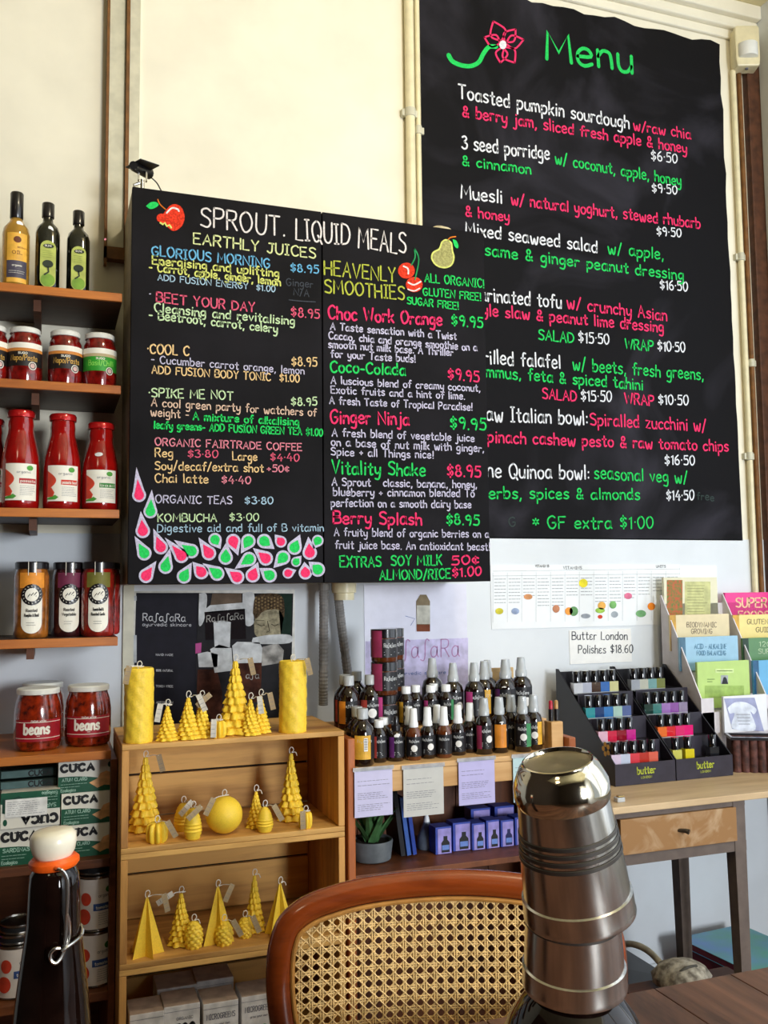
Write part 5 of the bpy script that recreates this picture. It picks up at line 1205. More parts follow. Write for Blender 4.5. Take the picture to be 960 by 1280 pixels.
# hanging papers
def hang(x0, y0, x1, y1, h_, lab, n, drop=0):
    a = P(x0, y0, 2.193); b = P(x1, y1, 2.193)
    t = thing('info_sheet', lab, 'paper', (a[0], a[1], b[2]), 0, 'information sheets taped to the stand')
    W2, H2 = b[0]-a[0], a[2]-b[2]
    M().box(0, 0, 0, W2, .0012, H2).build('sheet', K('sheet_'+h_, h_, rough=.35, var=.02), t)
    k = M(); f = plane_fn(-.0006)
    for g0, g1, m_ in ((.62, .80, 1), (.36, .52, 4), (.12, .28, 3)):
        scribble(k, f, W2*.08, W2*.92, H2*g0, H2*g1, 4 if m_ > 1 else 2, .0009)
    k.build('sheet_print', grey_ink, t, kind='stuff')
    M().box(-.004, -.0012, H2-.004, W2+.004, -.0004, H2+.006).build('tape', mat('clear_tape', (.8, .82, .85), rough=.15, trans=.6), t)
    if drop: return t
hang(443, 963, 491, 1018, 'C9C4E2', 'lilac printed sheet taped at the left end of the stand rail', 1)
hang(504, 960, 555, 1017, 'C6C4BE', 'grey printed sheet taped second from left on the stand rail', 1)
hang(573, 951, 619, 1003, 'BDB6E0', 'lilac printed sheet taped third from left on the stand rail', 1)
hang(641, 946, 676, 1000, 'B8D2D4', 'pale blue printed sheet on the stand rail beside the steel cup', 1)

# plant and things on the lower shelf of the stand
ZL = .6955
X_, Y_, _ = (P(463, 1090, 2.33)[0], -.37, 0)
t = thing('potted_succulent', 'dark green aloe succulent in grey pot on the lower shelf', 'plant', (X_+.004, Y_, ZL))
M().lathe([(0, 0), (.045, 0), (.05, .003), (.056, .048), (.054, .052), (.049, .050), (.047, .042), (0, .042)], 30).build('pot', K('grey_pot', '5F6468', rough=.8, bump=.2), t, smooth=True)
M().lathe([(0, .043), (.046, .045)], 20).build('soil', K('soil', '2A1F16', rough=1, bump=.8, scale=200), t)
lf = K('succulent_leaf', '4E7A4A', rough=.4, var=.25, scale=30)
def leaf_b(k):
    N = 8
    for i in range(N+1):
        s_ = i/N; w2 = .011*(1-s_)**.7+.0006; x = .045*s_**1.2; z = .075*s_; th = .005*(1-s_)+.0005
        k.v += [(x, -w2, z), (x+th, 0, z-.001), (x, w2, z), (x-th, 0, z+.001)]
    for i in range(N):
        for j in range(4): k.f.append((4*i+j, 4*i+(j+1) % 4, 4*i+4+(j+1) % 4, 4*i+4+j))
    k.f.append((4*N, 4*N+1, 4*N+2, 4*N+3))
for i in range(26):
    rr = i/26; o = cpart('leafm', 'leaf', leaf_b, lf, t, loc=(.012*(1-rr)*cos(i*2.4), .012*(1-rr)*sin(i*2.4), .044+.035*rr))
    o.rotation_euler = (0, -.55*rr+.25, i*2.4); o.scale = (1.05, 1.3, 1.25-.15*rr)
def leanbook(x0, col, lab, h, th, yd, lean):
    X2 = P(x0, 1095, yd)[0]
    t = thing('book', lab, 'book', (X2, yd-2.7, ZL), 0, 'blue books leaning on the lower shelf'); t.rotation_euler = (0, -lean, 0)
    M().box(0, 0, 0.004, .002, .1, h).box(th-.002, 0, .004, th, .1, h).box(0, -.002, .004, th, 0, h).build('cover', K('bookc_'+col, col, rough=.3), t)
    M().box(.002, .0005, .006, th-.002, .098, h-.004).build('pages', paper, t)
leanbook(502, '14161C', 'tall black folder leaning beside the succulent', .20, .012, 2.31, .13)
leanbook(509.5, '3A62B0', 'light blue book leaning next to the black folder', .155, .011, 2.31, .13)
leanbook(517, '2444A0', 'dark blue shorter book leaning right of the light blue one', .115, .010, 2.31, .13)
X_ = P(536, 1095, 2.36)[0]
t = thing('diffuser', 'grey and white cone-shaped ornament beside the blue boxes', 'ornament', (X_, -.33, ZL))
M().lathe([(0, 0), (.026, 0), (.029, .005), (.026, .03), (.012, .06), (.008, .07)], 24).build('cone_base', K('slate_glaze', '6C7684', rough=.3), t, smooth=True)
M().lathe([(.0085, .0695), (.007, .08), (.004, .088), (0, .089)], 16).build('tip', wcap, t, smooth=True)
bx_b = K('blue_carton', '3A4FB0', rough=.4); bx_v = K('violet_panel', 'A79ADF', rough=.4)
def bbox(xa, xb, yd, h, lab, front):
    a = P(xa, 1090, yd); b = P(xb, 1090, yd); w2 = b[0]-a[0]-.0015
    t = thing('remedy_carton', lab, 'carton', (a[0], yd-2.7, ZL), 0, 'blue and violet cartons on the lower shelf')
    M().box(0, 0, 0, w2, .045, h).build('carton', bx_b, t, bevel=.001)
    k = patch(M(), plane_fn(-.0007), w2*.14, 0.001, w2*.96, h*.94, 1); k.build('front_panel', bx_v, t)
    k = M(); f = plane_fn(-.0012); k.fan([(w2*.35, .004), (w2*.85, .004), (w2*.85, h*.42), (w2*.72, h*.52), (w2*.72, h*.66), (w2*.48, h*.66), (w2*.48, h*.52), (w2*.35, h*.42)], f); k.build('bottle_picture', K('navy_print', '1E2258') if front else ink, t)
    k = M(); patch(k, plane_fn(-.0016), w2*.38, h*.15, w2*.82, h*.33, 1); k.build('picture_label', K('picture_label_blue', '6F8FD8'), t)
hb = .070
edges = [545, 567, 591, 609, 627, 645, 663, 681]
for i in range(7):
    bbox(edges[i], edges[i+1]-1, 2.30 if i != 1 else 2.31, hb+(.004 if i % 2 else 0), ['blue carton nearest the cone ornament', 'second blue carton from the cone ornament', 'third blue carton from the cone ornament', 'fourth blue carton from the cone ornament', 'fifth blue carton with deep blue bottle picture', 'sixth blue carton partly behind the steel cups', 'seventh blue carton hidden behind the steel cups'][i], i > 3)
for i, (xa, xb) in enumerate(((590, 615), (620, 645))):
    bbox(xa, xb, 2.40, hb+.012, ('blue carton in the back row, left one', 'blue carton in the back row, right one')[i], True)

# ================================================================== DESK
birch = wood('birch_top', hx('D9BC94'), hx('B0906A'), 'x', .4, 5, bump=.1); taupe = K('taupe_paint', '6E6058', rough=.6, var=.08)
DX0, DX1, DY0, DY1, DZ = 1.345, 2.44, -.58, -.035, .82
dk = thing('console_desk', 'narrow desk with pale top, taupe legs and birch drawer', 'desk', (DX0, DY0, 0))
M().box(0, -.012, DZ-.018, DX1-DX0, DY1-DY0, DZ).build('desk_top', birch, dk, bevel=.002)
AX = 1.830-DX0
M().box(.02, 0, DZ-.033, AX, .018, DZ-.0185).build('apron', taupe, dk)
M().box(.02, 0, DZ-.155, AX, .018, DZ-.128).build('apron', taupe, dk)
M().box(.02, DY1-DY0-.28, DZ-.155, AX, DY1-DY0-.26, DZ-.0185).build('apron', taupe, dk)
M().box(AX-.018, .018, DZ-.155, AX, DY1-DY0-.28, DZ-.0185).build('apron', taupe, dk)
M().box(.02, .018, DZ-.155, .038, DY1-DY0-.28, DZ-.0185).build('apron', taupe, dk)
def leg(k, x, y): k.hexa([(x, y, 0), (x+.028, y, 0), (x+.028, y+.028, 0), (x, y+.028, 0), (x-.012, y, DZ-.0185), (x+.028, y, DZ-.0185), (x+.028, y+.04, DZ-.0185), (x-.012, y+.04, DZ-.0185)])
for (x, y) in ((AX-.030, -.002), (.02, -.002), (AX-.040, .235), (.03, .235)):
    k = M(); leg(k, x, y); k.build('leg', taupe, dk, bevel=.001)
dr_m = smear('figured_birch', 'D8BE9C', 'A07850', 9)
dw = M().box(.075, -.006, DZ-.126, AX-.035, .016, DZ-.035).build('drawer', dr_m, dk, bevel=.001)
kx = P(848, 1035, 2.12)[0]-DX0
M().tube([(kx-.004, -.004, DZ-.079), (kx+.006, -.022, DZ-.077), (kx+.012, -.03, DZ-.079)], lambda s_: .0045+.003*s_, 10).build('knob', dark_steel, dw, smooth=True)
# nail polish displays
disp_m = K('display_black_card', '17141B', rough=.4, var=.1); lip_m = K('display_lip', '2C2734', rough=.45)
gold = K('lime_gold_print', 'B8C23A', rough=.4)
pol_cap = K('polish_cap', '0E0D10', rough=.08, coat=1.0)
def polish_disp(X_a, X_b, rows_, labs, name_lab, flower=False):
    W2 = X_b-X_a-.002; Yf, Yb = -.377, -.06; D2 = Yb-Yf
    t = thing('polish_display', name_lab, 'display stand', (X_a+.001, Yf, DZ), 0, 'stepped nail polish displays')
    zs, ys = [], []
    for i, (yd, ypx) in enumerate(((2.55, 866), (2.485, 898), (2.42, 929), (2.355, 960))):
        xm = 740 if X_a < 1.7 else 800
        ypx_ = ypx-(0 if X_a < 1.7 else (4, 4, 5, 5)[i])
        zs.append(P(xm, ypx_, yd)[2]-DZ); ys.append(yd-2.7-Yf)
    ztop = 1.132-DZ
    for x in (0, W2-.004):
        k = M(); b = [(0, 0), (D2, 0), (D2, ztop), (D2-.012, ztop), (.0, .062)]
        k.v += [(x, p[0], p[1]) for p in b]+[(x+.004, p[0], p[1]) for p in b]; n = len(b)
        k.f += [tuple(range(n))[::-1], tuple(range(n, 2*n))]+[(i, (i+1) % n, n+(i+1) % n, n+i) for i in range(n)]
        k.build('side_wall', disp_m, t)
    M().box(.004, D2-.004, 0, W2-.004, D2, ztop-.01).build('back_wall', disp_m, t)
    for i in range(4):
        yb = ys[i]; y1 = D2-.004 if i == 0 else ys[i-1]-.032
        M().box(.004, yb-.032, zs[i]-.003, W2-.004, y1, zs[i]-.0002).build('step', disp_m, t)
        if i < 3: M().box(.004, yb-.035, max(0, zs[i+1]-.002), W2-.004, yb-.0325, zs[i]+.004).build('step_front', lip_m, t)
    M().box(.0, -.003, 0.001, W2, -.0002, .062).build('front_lip', lip_m, t)
    k = write(M(), 'butter', W2*.36, .030, W2*.30, .020, .0034, plane_fn(-.0036)); write(k, 'LONDON', W2*.42, .017, W2*.18, .006, .0010, plane_fn(-.0036)); k.build('display_lettering', gold, t)
    if flower:
        k = M()
        for i in range(5):
            a = 2*pi*i/5; q = [(.02+.014*cos(a)+.008*cos(b_), .10+.014*sin(a)+.008*sin(b_)) for b_ in [2*pi*j/8 for j in range(8)]]
            k.poly([(-.0007-.00005*i, p[0]+.02, p[1]) for p in q][::-1])
        k.build('flower_print', K('golden_flower', 'C89A2C', rough=.5), t)
    for i, row in enumerate(rows_):
        for (cx, c, lab) in row:
            Xp = P(680+cx/4, 900, ys[i]+2.7+Yf)[0]
            Xp = min(max(Xp, X_a+.022), X_b-.022)
            while any(abs(Xp-q[0]) < .0318 and q[1] == (i, X_a) for q in PP): Xp += .002
            if Xp > X_b-.0205:
                Xp = X_b-.022
                while any(abs(Xp-q[0]) < .0318 and q[1] == (i, X_a) for q in PP): Xp -= .002
            PP.append((Xp, (i, X_a)))
            b = thing('nail_polish', lab, 'nail polish', (Xp, Yf+ys[i], DZ+zs[i]), -.12, 'nail polish bottles in the butter displays')
            cpart('pg_'+c, 'glass_bottle', lambda k: k.box(-.0150, -.013, 0, .0150, .013, .034), K('polish_'+c, c, rough=.1, coat=1.0, var=.04), b, smooth=False)
            cpart('pshell', 'bottle_base', lambda k: k.box(-.0154, -.0134, 0, .0154, .0134, .0035), clear_p, b, smooth=False)
            cpart('pcap', 'cap', lambda k: k.lathe([(.0118, .034), (.0118, .069), (.011, .070), (0, .070)], 18), pol_cap, b)
PP = []
L = lambda cx, c, s: (cx, c, s+' nail polish, '+RW)
RW = 'top row of left display'
r1 = [L(85,'C9CCD4','clear pearly'),L(150,'AEB2C4','silver grey'),L(205,'3A2018','dark brown'),L(258,'2F68B4','bright blue'),L(325,'C9C690','cream yellow')]
RW = 'second row of left display'; r2 = [L(150,'2F9098','teal'),L(225,'1E3C6E','navy blue'),L(270,'3878B8','sky blue'),L(322,'A8C8BC','mint'),L(378,'5A6A9C','slate blue')]
RW = 'third row of left display'; r3 = [L(228,'E0B4C8','light pink'),L(283,'D02848','bright red'),L(365,'8E1428','deep crimson'),L(418,'C8288C','magenta')]
RW = 'bottom row of left display'; r4 = [L(305,'D8C4DC','pale lilac'),L(348,'C4CCE0','ice blue'),L(415,'D8404C','coral red'),L(475,'B83428','brick red'),L(522,'DC6450','salmon')]
polish_disp(1.545, 1.755, [r1, r2, r3, r4], None, 'left stepped black display of nail polish marked butter', True)
RW = 'top row of right display'; q1 = [L(378,'9CA0A8','glitter grey'),L(412,'B8B8A8','pearl beige'),L(468,'6E9A98','glitter teal'),L(560,'6E7424','olive')]
RW = 'second row of right display'; q2 = [L(458,'1C3A34','dark green'),L(500,'3E7C78','sea green'),L(562,'9C70B8','lilac'),L(615,'8A4AA0','purple'),L(685,'8C7C9C','mauve grey')]
RW = 'third row of right display'; q3 = [L(535,'E8702C','orange'),L(578,'D82830','scarlet'),L(622,'E03070','rose pink'),L(668,'E81C78','hot pink')]
RW = 'bottom row of right display'; q4 = [L(650,'CDC860','pale yellow'),L(712,'DCC820','vivid yellow'),L(835,'1C1C20','black')]
polish_disp(1.757, 1.965, [q1, q2, q3, q4], None, 'right stepped black display of nail polish beside the leaflet stand')
# leaflet stand
card_w = K('white_card_stand', 'DCD6DA', rough=.6, var=.03)
LX, LYf, LYb = 1.969, -.239, -.045
t = thing('leaflet_stand', 'white card leaflet stand with two columns of pocket books', 'display stand', (LX, LYf, DZ))
D2 = LYb-LYf; zt, zf = P(822, 744, 2.65)[2]-DZ, P(868, 874, 2.461)[2]-DZ
for x in (0, .259, .518):
    k = M(); b = [(0, 0), (D2, 0), (D2, zt), (D2-.006, zt), (.0, zf)]
    k.v += [(x, p[0], p[1]) for p in b]+[(x+.004, p[0], p[1]) for p in b]; n = len(b)
    k.f += [tuple(range(n))[::-1], tuple(range(n, 2*n))]+[(i, (i+1) % n, n+(i+1) % n, n+i) for i in range(n)]
    k.build('side_wall', card_w, t)
M().box(0, D2-.003, 0, .522, D2, zt-.03).build('back_wall', card_w, t)
for x in (.004, .263):
    M().box(x, 0, 0, x+.045, .003, zf).build('front_lip', card_w, t)
    M().box(x, 0, 0, x+.254, .003, zf-.045).build('front_lip', card_w, t)
    for i in range(3):
        yy = D2*(.25+.25*i); zz = zf+(zt-zf)*(.25*i+.0); M().box(x, yy, 0, x+.2545, yy+.002, zz).build('divider', card_w, t)
    M().box(x, .0035, .14, x+.2545, D2-.004, .143).build('pocket_floor', card_w, t)
def booklet(px0, py0, px1, yd, h, col, lab, lines=(), lc=None, spine=None, extra=None, xmin=None):
    a = P(px0, py0, yd); b = P(px1, py0, yd)
    z0 = a[2]-h
    t = thing('booklet', lab, 'book', (a[0], a[1], z0), 0, 'booklets in the white card stand')
    W2 = b[0]-a[0]
    M().box(0, 0, 0, W2, .0015, h).box(-.0005, 0, 0, .001, .008, h).box(0, .0065, 0, W2, .008, h).build('cover', K('cover_'+col, col, rough=.25, var=.02), t)
    M().box(.001, .0015, .002, W2-.002, .0065, h-.003).build('pages', paper, t)
    f = lambda x, y: (lambda p: (p[0]-a[0], -.0006, p[2]-z0))(P(x, y, yd))
    if spine: k = patch(M(), plane_fn(-.0005), 0, 0.0, W2*.10, h, 1); k.build('spine_strip', K('sp_'+spine, spine, rough=.3), t)
    for (s_, x, y, L_, hh, wd) in lines:
        k = write(M(), s_, 0, 0, L_, hh, wd, lambda u, v: f(x+u, y-v)); k.build('title_lettering', K('lt_'+lc, lc), t)
    if extra: extra(t, f)
    return t
def ex1(t, f):
    f1 = lift(f, .0004)
    random.seed(5)
    shape(t, 'photo_strip', [(833.5,725), (853,725), (853,790), (833.5,790)], f, K('fruit_print', 'C4552C', rough=.4, col2=hx('5E7A2C'), scale=110))
    shape(t, 'text_block', [(856,727), (888,727), (888,790), (856,790)], f, K('cover_olive', 'C9C98A', rough=.4))
    k = M()
    for j in range(11): k.ribbon([(859, 732+j*3.6), (884-random.random()*6, 732+j*3.6)], .8, f1)
    k.build('text_lines', K('olive_text', 'A0A068'), t)
booklet(829, 722, 896, 2.652, .15, 'E4DFC0', 'cream booklet with fruit photo strip, top of the left column', extra=ex1)
booklet(837, 769, 911, 2.602, .12, 'E3D2A8', 'cream booklet titled Biodynamic Growing in the left column', [('BIODYNAMIC', 858.5, 784, 37, 6.2, .8), ('GROWING', 864, 792, 26, 6, .8)], '8A7A68', 'C99A3C')
booklet(849, 797, 922, 2.552, .11, '9CC4DC', 'light blue booklet titled Acid Alkaline Food Balancing', [('ACID - ALKALINE', 868, 811, 40, 6, .8), ('FOOD BALANCING', 871, 819, 36, 5.5, .8)], '5888A8', '4A7088')
def ex4(t, f):
    f1 = lift(f, .0005)
    shape(t, 'panel', [(881,857), (930,857), (930,872), (881,872)], f, K('cover_green2', 'A0BE60', rough=.4)); shape(t, 'title_strip', [(894,836), (917,836), (917,841), (894,841)], f, K('cover_green3', 'D4E8A0'))
    shape(t, 'portrait_photo', [(901,844), (910,844), (910,855), (901,855)], f, K('portrait_grey', 'A8ACB0')); shape(t, 'portrait_figure', [(902,855), (904,847), (906,846), (908,848), (910,855)], f1, K('portrait_dark', '22242C'))
    k = M(); k.ribbon([(896, 838.5), (915, 838.5)], .9, f1); k.ribbon([(884, 849), (893, 849)], .8, f1); k.ribbon([(884, 852), (890, 852)], .8, f1); k.build('title_lettering', K('lt_g', '64803C'), t)
booklet(871, 828, 936, 2.502, .15, 'B9D57A', 'lime green booklet with a tiny portrait photo, left column front', extra=ex4)
booklet(906, 741, 985, 2.652, .13, 'EE3C90', 'hot pink booklet titled Super Foods, top of the right column', [('SUPER', 920, 759, 38, 11.5, 1.9), ('FOODS', 923, 773, 38, 9, 1.6)], 'F2C8A0')
booklet(916, 769, 990, 2.602, .12, 'F2DC8C', 'yellow booklet titled Gluten Free Guide in the right column', [('GLUTEN FREE', 934, 780, 46, 6, .9), ('GUIDE', 945, 790, 22, 6, .9)], '8A7A58', 'D9A63C')
booklet(928, 798, 1000, 2.552, .10, '5E8A5C', 'dark green booklet reading 120 in the right column', [('120', 949, 808, 14, 6, .9), ('SUPER', 948, 817, 24, 6, 1.0)], 'B8D0A8', '1E3A28')
booklet(941, 826, 1010, 2.502, .15, '6AAFD8', 'blue booklet at the right edge, lowest of right column', [], None, '2A6088')
def exc(t, f):
    f1 = lift(f, .0005)
    shape(t, 'photo', [(905,873), (943,872), (955,914), (915,911)], f, K('lavender_photo', 'A4A8CC', rough=.3, var=.1, scale=20))
    shape(t, 'shirt_picture', [(909,885), (918,878), (932,878), (945,886), (942,893), (938,890), (944,912), (915,910), (918,892), (912,892)], f1, K('shirt_white', 'DDE2EE', rough=.4), True)
    k = M()
    for j in range(4): k.ribbon([(920+j, 893+j*4), (937, 893+j*4)], .6, lift(f, .001))
    k.build('card_print', grey_ink, t)
a = P(903, 871, 2.44)
t2 = booklet(904, 871, 958, 2.44, .115, 'ECECF0', 'white card with pale shirt photo leaning in front of the booklets', extra=exc)
# brown basket with black rim
bk = K('brown_weave', '5A3630', rough=.7, var=.3, scale=60, bump=.5)
t = thing('storage_basket', 'dark brown basket with black rim in front of the leaflet stand', 'basket', (2.0, -.335, DZ), -.5)
k = M(); k.box(0, 0, 0, .40, .006, .10); k.box(0, .068, 0, .40, .074, .10); k.box(0, .006, 0, .006, .068, .10); k.box(.394, .006, 0, .40, .068, .10); k.box(.006, .006, 0, .394, .068, .006); k.build('basket_body', bk, t)
for i in range(16): M().lathe([(.0, 0), (.013, 0), (.0135, .05), (.013, .098), (0, .098)], 12, (.014+i*.0248, -.001, 0)).build('basket_fold', bk, t, smooth=True)
M().box(-.004, -.016, .0985, .404, .0, .107).box(-.004, .072, .0985, .404, .080, .107).box(-.004, 0, .0985, .004, .072, .107).box(.396, 0, .0985, .404, .072, .107).build('rim', blk_lid, t)
# small glass charm on the desk
p = PZ(777, 1003, DZ)
t = thing('small_sample', 'tiny clear and gold sample pot on the desk front edge', 'pot', (p[0], p[1]+.01, DZ))
M().box(-.012, -.01, 0, .012, .01, .012).build('pot', clear_p, t, bevel=.002); M().box(-.006, -.006, .0122, .012, .006, .016).build('lid', mat('gold_metal', (.7, .5, .2), rough=.3, metal=1), t, bevel=.001)

# ================================================================== UNDER THE DESK
mags = []
A = PZ(848, 1172, .255); B = PZ(925, 1209, .255); 
def mag(z, th, lab, col, col2, ang, w_, l_, ox, oy):
    t = thing('magazine', lab, 'magazine', (A[0]+ox, A[1]+oy, z), ang, 'magazines stacked under the desk')
    M().box(0, 0, th-.0012, l_, w_, th).box(0, 0, 0, l_, w_, .0012).box(0, 0, .0012, .002, w_, th-.0012).build('cover', mat('magc_'+col, hx(col), rough=.3, col2=hx(col2), scale=5), t)
    M().box(.003, .002, .0015, l_-.002, w_-.002, th-.0015).build('pages', K('aged_pages', '7A2434' if i_ in (1, 3) else '4A3C38', rough=.8) if False else (K('red_edges', '7A1E30', rough=.7) if col in ('4FA88A', '6A1F30', 'D8C0A8') else K('dark_edges', '3A302E', rough=.8)), t)
ang = atan2(B[1]-A[1], B[0]-A[0])
hs = [(.0, .06, 'thick dark folder at the bottom of the magazine stack', '3A2A30', '1A1620'), (.0605, .05, 'grey album lying second from the bottom under the desk', '6A625E', '4A4442'), (.111, .045, 'brown album lying in the middle of the floor stack', '7A4A30', '4A2A1C'), (.1565, .03, 'cream and red folded magazine in the floor stack', 'D8C0A8', 'C04038'), (.187, .045, 'dark red album just under the topmost green magazine', '6A1F30', '30141C')]
for i, (z, th, lab, c, c2) in enumerate(hs): mag(z, th, lab, c, c2, ang+.03*i-.05, .26, .30, .01+.004*(i % 2), 0)
t = mag(.2325, .022, 'topmost magazine with green, blue and pink cover under the desk', '4FA88A', '5A8FD0', ang, .27, .31, 0, 0)
# plug box, bag and cream cord
t = thing('dark_bin', 'low dark wooden box on the floor beneath the desk', 'box', (1.50, -.66, 0))
M().box(0, 0, 0, .36, .22, .285).build('box_body', K('dark_wood_box', '241A16', rough=.6), t, bevel=.004); M().box(-.004, -.004, .2855, .364, .224, .2975).build('box_lid', wood('box_lid_wood', hx('5A3420'), hx('2E1A10'), 'x'), t, bevel=.003)
p = P(852, 1225, 2.14)
t = thing('pebble_bag', 'pale speckled cloth bundle lying on the dark box', 'bundle', (p[0]+.03, -.53, .298))
M().lathe([(0, 0), (.055, .0), (.075, .015), (.078, .035), (.06, .062), (.03, .078), (0, .082)], 30, rfn=lambda r, a, z: r*(1+.1*sin(a*3+1)+.04*sin(a*8+z*70))).build('cloth', mat('speckled_cloth', hx('C8C0B0'), rough=.9, col2=hx('6A6258'), scale=45, bump=.4), t, smooth=True)
k = M(); k.tube(crom([(-.05, -.02, .05), (-.02, -.035, .075), (.02, -.03, .074)], 6), .004, 8); k.build('cord_tie', K('tie', '54504A'), t, smooth=True)
t = thing('shade_filler', 'black plastic tub on the floor against the wall beneath the desk', 'tub', (1.40, -.30, 0))  # added dark block standing for the shadow at the foot of the wall
M().lathe([(0, 0), (.17, 0), (.19, .20), (.198, .205), (.198, .235), (0, .24)], 4, (.22, .125, 0), pi/4, pi/4+2*pi, rfn=lambda r, a, z: r*(1.0)).build('filler_body', black_m, t)
a = P(768, 1182, 2.5); b = P(790, 1180, 2.42); c = P(812, 1190, 2.35); d = P(836, 1216, 2.25)
t = thing('power_cord', 'thick cream cord arching down to the bundle under the desk', 'cord', a)
k = M(); k.tube(crom([(-.08, .12, -.04), (-.03, .05, -.005), (0, 0, 0)]+[(q[0]-a[0], q[1]-a[1], q[2]-a[2]) for q in (b, c, d)]+[(d[0]-a[0]+.006, d[1]-a[1]-.01, .315-a[2])], 8), .0095, 10); k.build('cord', K('cream_cord', 'CFC2A4', rough=.5), t, smooth=True)

# ================================================================== DINING TABLE
TZ = .78; TY1 = -1.455; TY0 = -2.62
tp_m = wood('walnut_table', hx('7A5340'), hx('3C241A'), 'y', .42, 8, bump=.15); tb_m = wood('walnut_edge', hx('6A4634'), hx('38221A'), 'x', .42, 8)
TX0, TX1 = -.55, 1.75
tb = thing('dining_table', 'dark brown planked cafe table in the foreground', 'table', (TX0, TY0, 0))
n = 16; pw = (TX1-TX0)/n
for i in range(n): M().box(i*pw+.0008, 0, TZ-.028, (i+1)*pw-.0008, TY1-TY0, TZ).build('plank', tp_m, tb, bevel=.0012)
M().box(.06, .06, TZ-.10, TX1-TX0-.06, .085, TZ-.0285).box(.06, TY1-TY0-.085, TZ-.10, TX1-TX0-.06, TY1-TY0-.06, TZ-.0285).build('apron', tb_m, tb)
for x in (.06, TX1-TX0-.12):
    for y in (.06, TY1-TY0-.12): M().box(x, y, 0, x+.06, y+.06, TZ-.0285).build('leg', tb_m, tb, bevel=.003)

# ================================================================== CANE-BACK CHAIR
ZCH = 1.53
def chl(x, y, fwd):          # photo pixel -> chair-local (u, z) on a plane facing the lens, fwd metres nearer
    d = ray(x, y); k_ = (ZCH-fwd)/(d[0]*_F0[0]+d[1]*_F0[1]); return (d[0]*_R0[0]+d[1]*_R0[1])*k_, CAMZ+d[2]*k_
C0 = chl(566, 1104, 0)[0]
left = []
for (x, y) in ((364,1310),(354,1280),(349,1240),(349,1205),(352,1180),(362,1155),(385,1136),(415,1124),(455,1113.5),(510,1106),(566,1103)):
    for _ in range(4):
        u, z = chl(x, y, 0); u = (C0-u)/.3; q_ = chl(x, y, .05*min(1.2, u)**2)
    left.append((C0-q_[0], q_[1]))
ch = thing('cane_chair', 'bentwood chair with woven cane back standing behind the table', 'chair', (_F0[0]*ZCH+_R0[0]*C0, CAMY+_F0[1]*ZCH+_R0[1]*C0, 0), -YAW)
HW = max(p[0] for p in left); zl = left[0][1]
curve = lambda x: -.05*(abs(x)/.3)**2
lft = [(HW*.80, zl-.16), (HW*.90, zl-.09)]+left
out = [(-u, z) for u, z in lft]+[(u*.90, z) for u, z in lft[::-1][1:]]
cl = crom(out, 5)
ch_w = wood('glossy_chestnut_bentwood', hx('8E3E14'), hx('4A1806'), 'x', .2, 10, coat=1.0, bump=.05)
k = M(); k.tube([(u, curve(u), z) for u, z in cl], .0165, 14, ry=.0205); bf = k.build('back_frame', ch_w, ch, smooth=True)
bz = zl-.155
k = M(); k.tube([(u, curve(u), bz+.01*cos(u*5)) for u in [(-HW*.84+HW*1.68*i/16) for i in range(17)]], .014, 12); k.build('lower_rail', ch_w, ch, smooth=True)
# inner spline bead
inn = []
for i, (u, z) in enumerate(cl):
    a = cl[max(0, i-1)]; b = cl[min(len(cl)-1, i+1)]; dx, dz = b[0]-a[0], b[1]-a[1]; l = sqrt(dx*dx+dz*dz) or 1
    nx, nz = dz/l, -dx/l
    inn.append((u+nx*.0215, z+nz*.0215))
cane = K('woven_cane', 'EBC380', rough=.5, var=.12, scale=120); bead = K('cane_bead', 'B8803C', rough=.45)
M().tube([(u, curve(u)-.012, z) for u, z in inn], .0038, 8).build('cane_bead', bead, ch, smooth=True)
poly = inn+[(HW*.80, bz+.005), (-HW*.80, bz+.005)]
def inside(x, z):
    c = False; j = len(poly)-1
    for i in range(len(poly)):
        xi, zi = poly[i]; xj, zj = poly[j]
        if (zi > z) != (zj > z) and x < (xj-xi)*(z-zi)/(zj-zi)+xi: c = not c
        j = i
    return c
def strand(k, x0, z0, dx, dz, L_, w2, off, ph):
    n_ = int(L_/.0045); seg = []
    def flush():
        if len(seg) > 1:
            b = len(k.v)
            for (x, z, s_) in seg:
                y = curve(x)-.010-off+.0009*sin(ph+s_/.0163*pi)
                k.v.append((x-dz*w2, y, z+dx*w2)); k.v.append((x, y-.0008, z)); k.v.append((x+dz*w2, y, z-dx*w2))
            for i in range(len(seg)-1):
                q = b+3*i; k.f.append((q, q+3, q+4, q+1)); k.f.append((q+1, q+4, q+5, q+2))
        seg.clear()
    for i in range(n_+1):
        s_ = i*.0045; x, z = x0+dx*s_, z0+dz*s_
        if inside(x, z): seg.append((x, z, s_))
        else: flush()
    flush()
ck = M(); pt = .0163; zt_ = max(z for u, z in inn)+.01; zb_ = bz-.01; HH = zt_-zb_
i = 0; z = zb_
while z < zt_:
    for o in (-.0018, .0018): strand(ck, -HW, z+o, 1, 0, 2*HW, .00125, .0006*(1 if i % 2 else -1)*0+.0, i*pi)
    z += pt; i += 1
i = 0; x = -HW
while x < HW:
    for o in (-.0018, .0018): strand(ck, x+o, zb_, 0, 1, HH, .00125, .0008, i*pi+pi/2)
    x += pt; i += 1
s2 = sqrt(.5); x = -HW-HH-.1; x = -HW - pt*round((HH+.05)/pt)
while x < HW+HH:
    strand(ck, x+pt/2, zb_, s2, s2, HH*1.5, .00115, .0018, 0); strand(ck, x+pt/2, zb_, -s2, s2, HH*1.5, .00115, .0014, pi/2)
    x += pt
ck.build('cane_weave', cane, ch, kind='stuff', smooth=False)
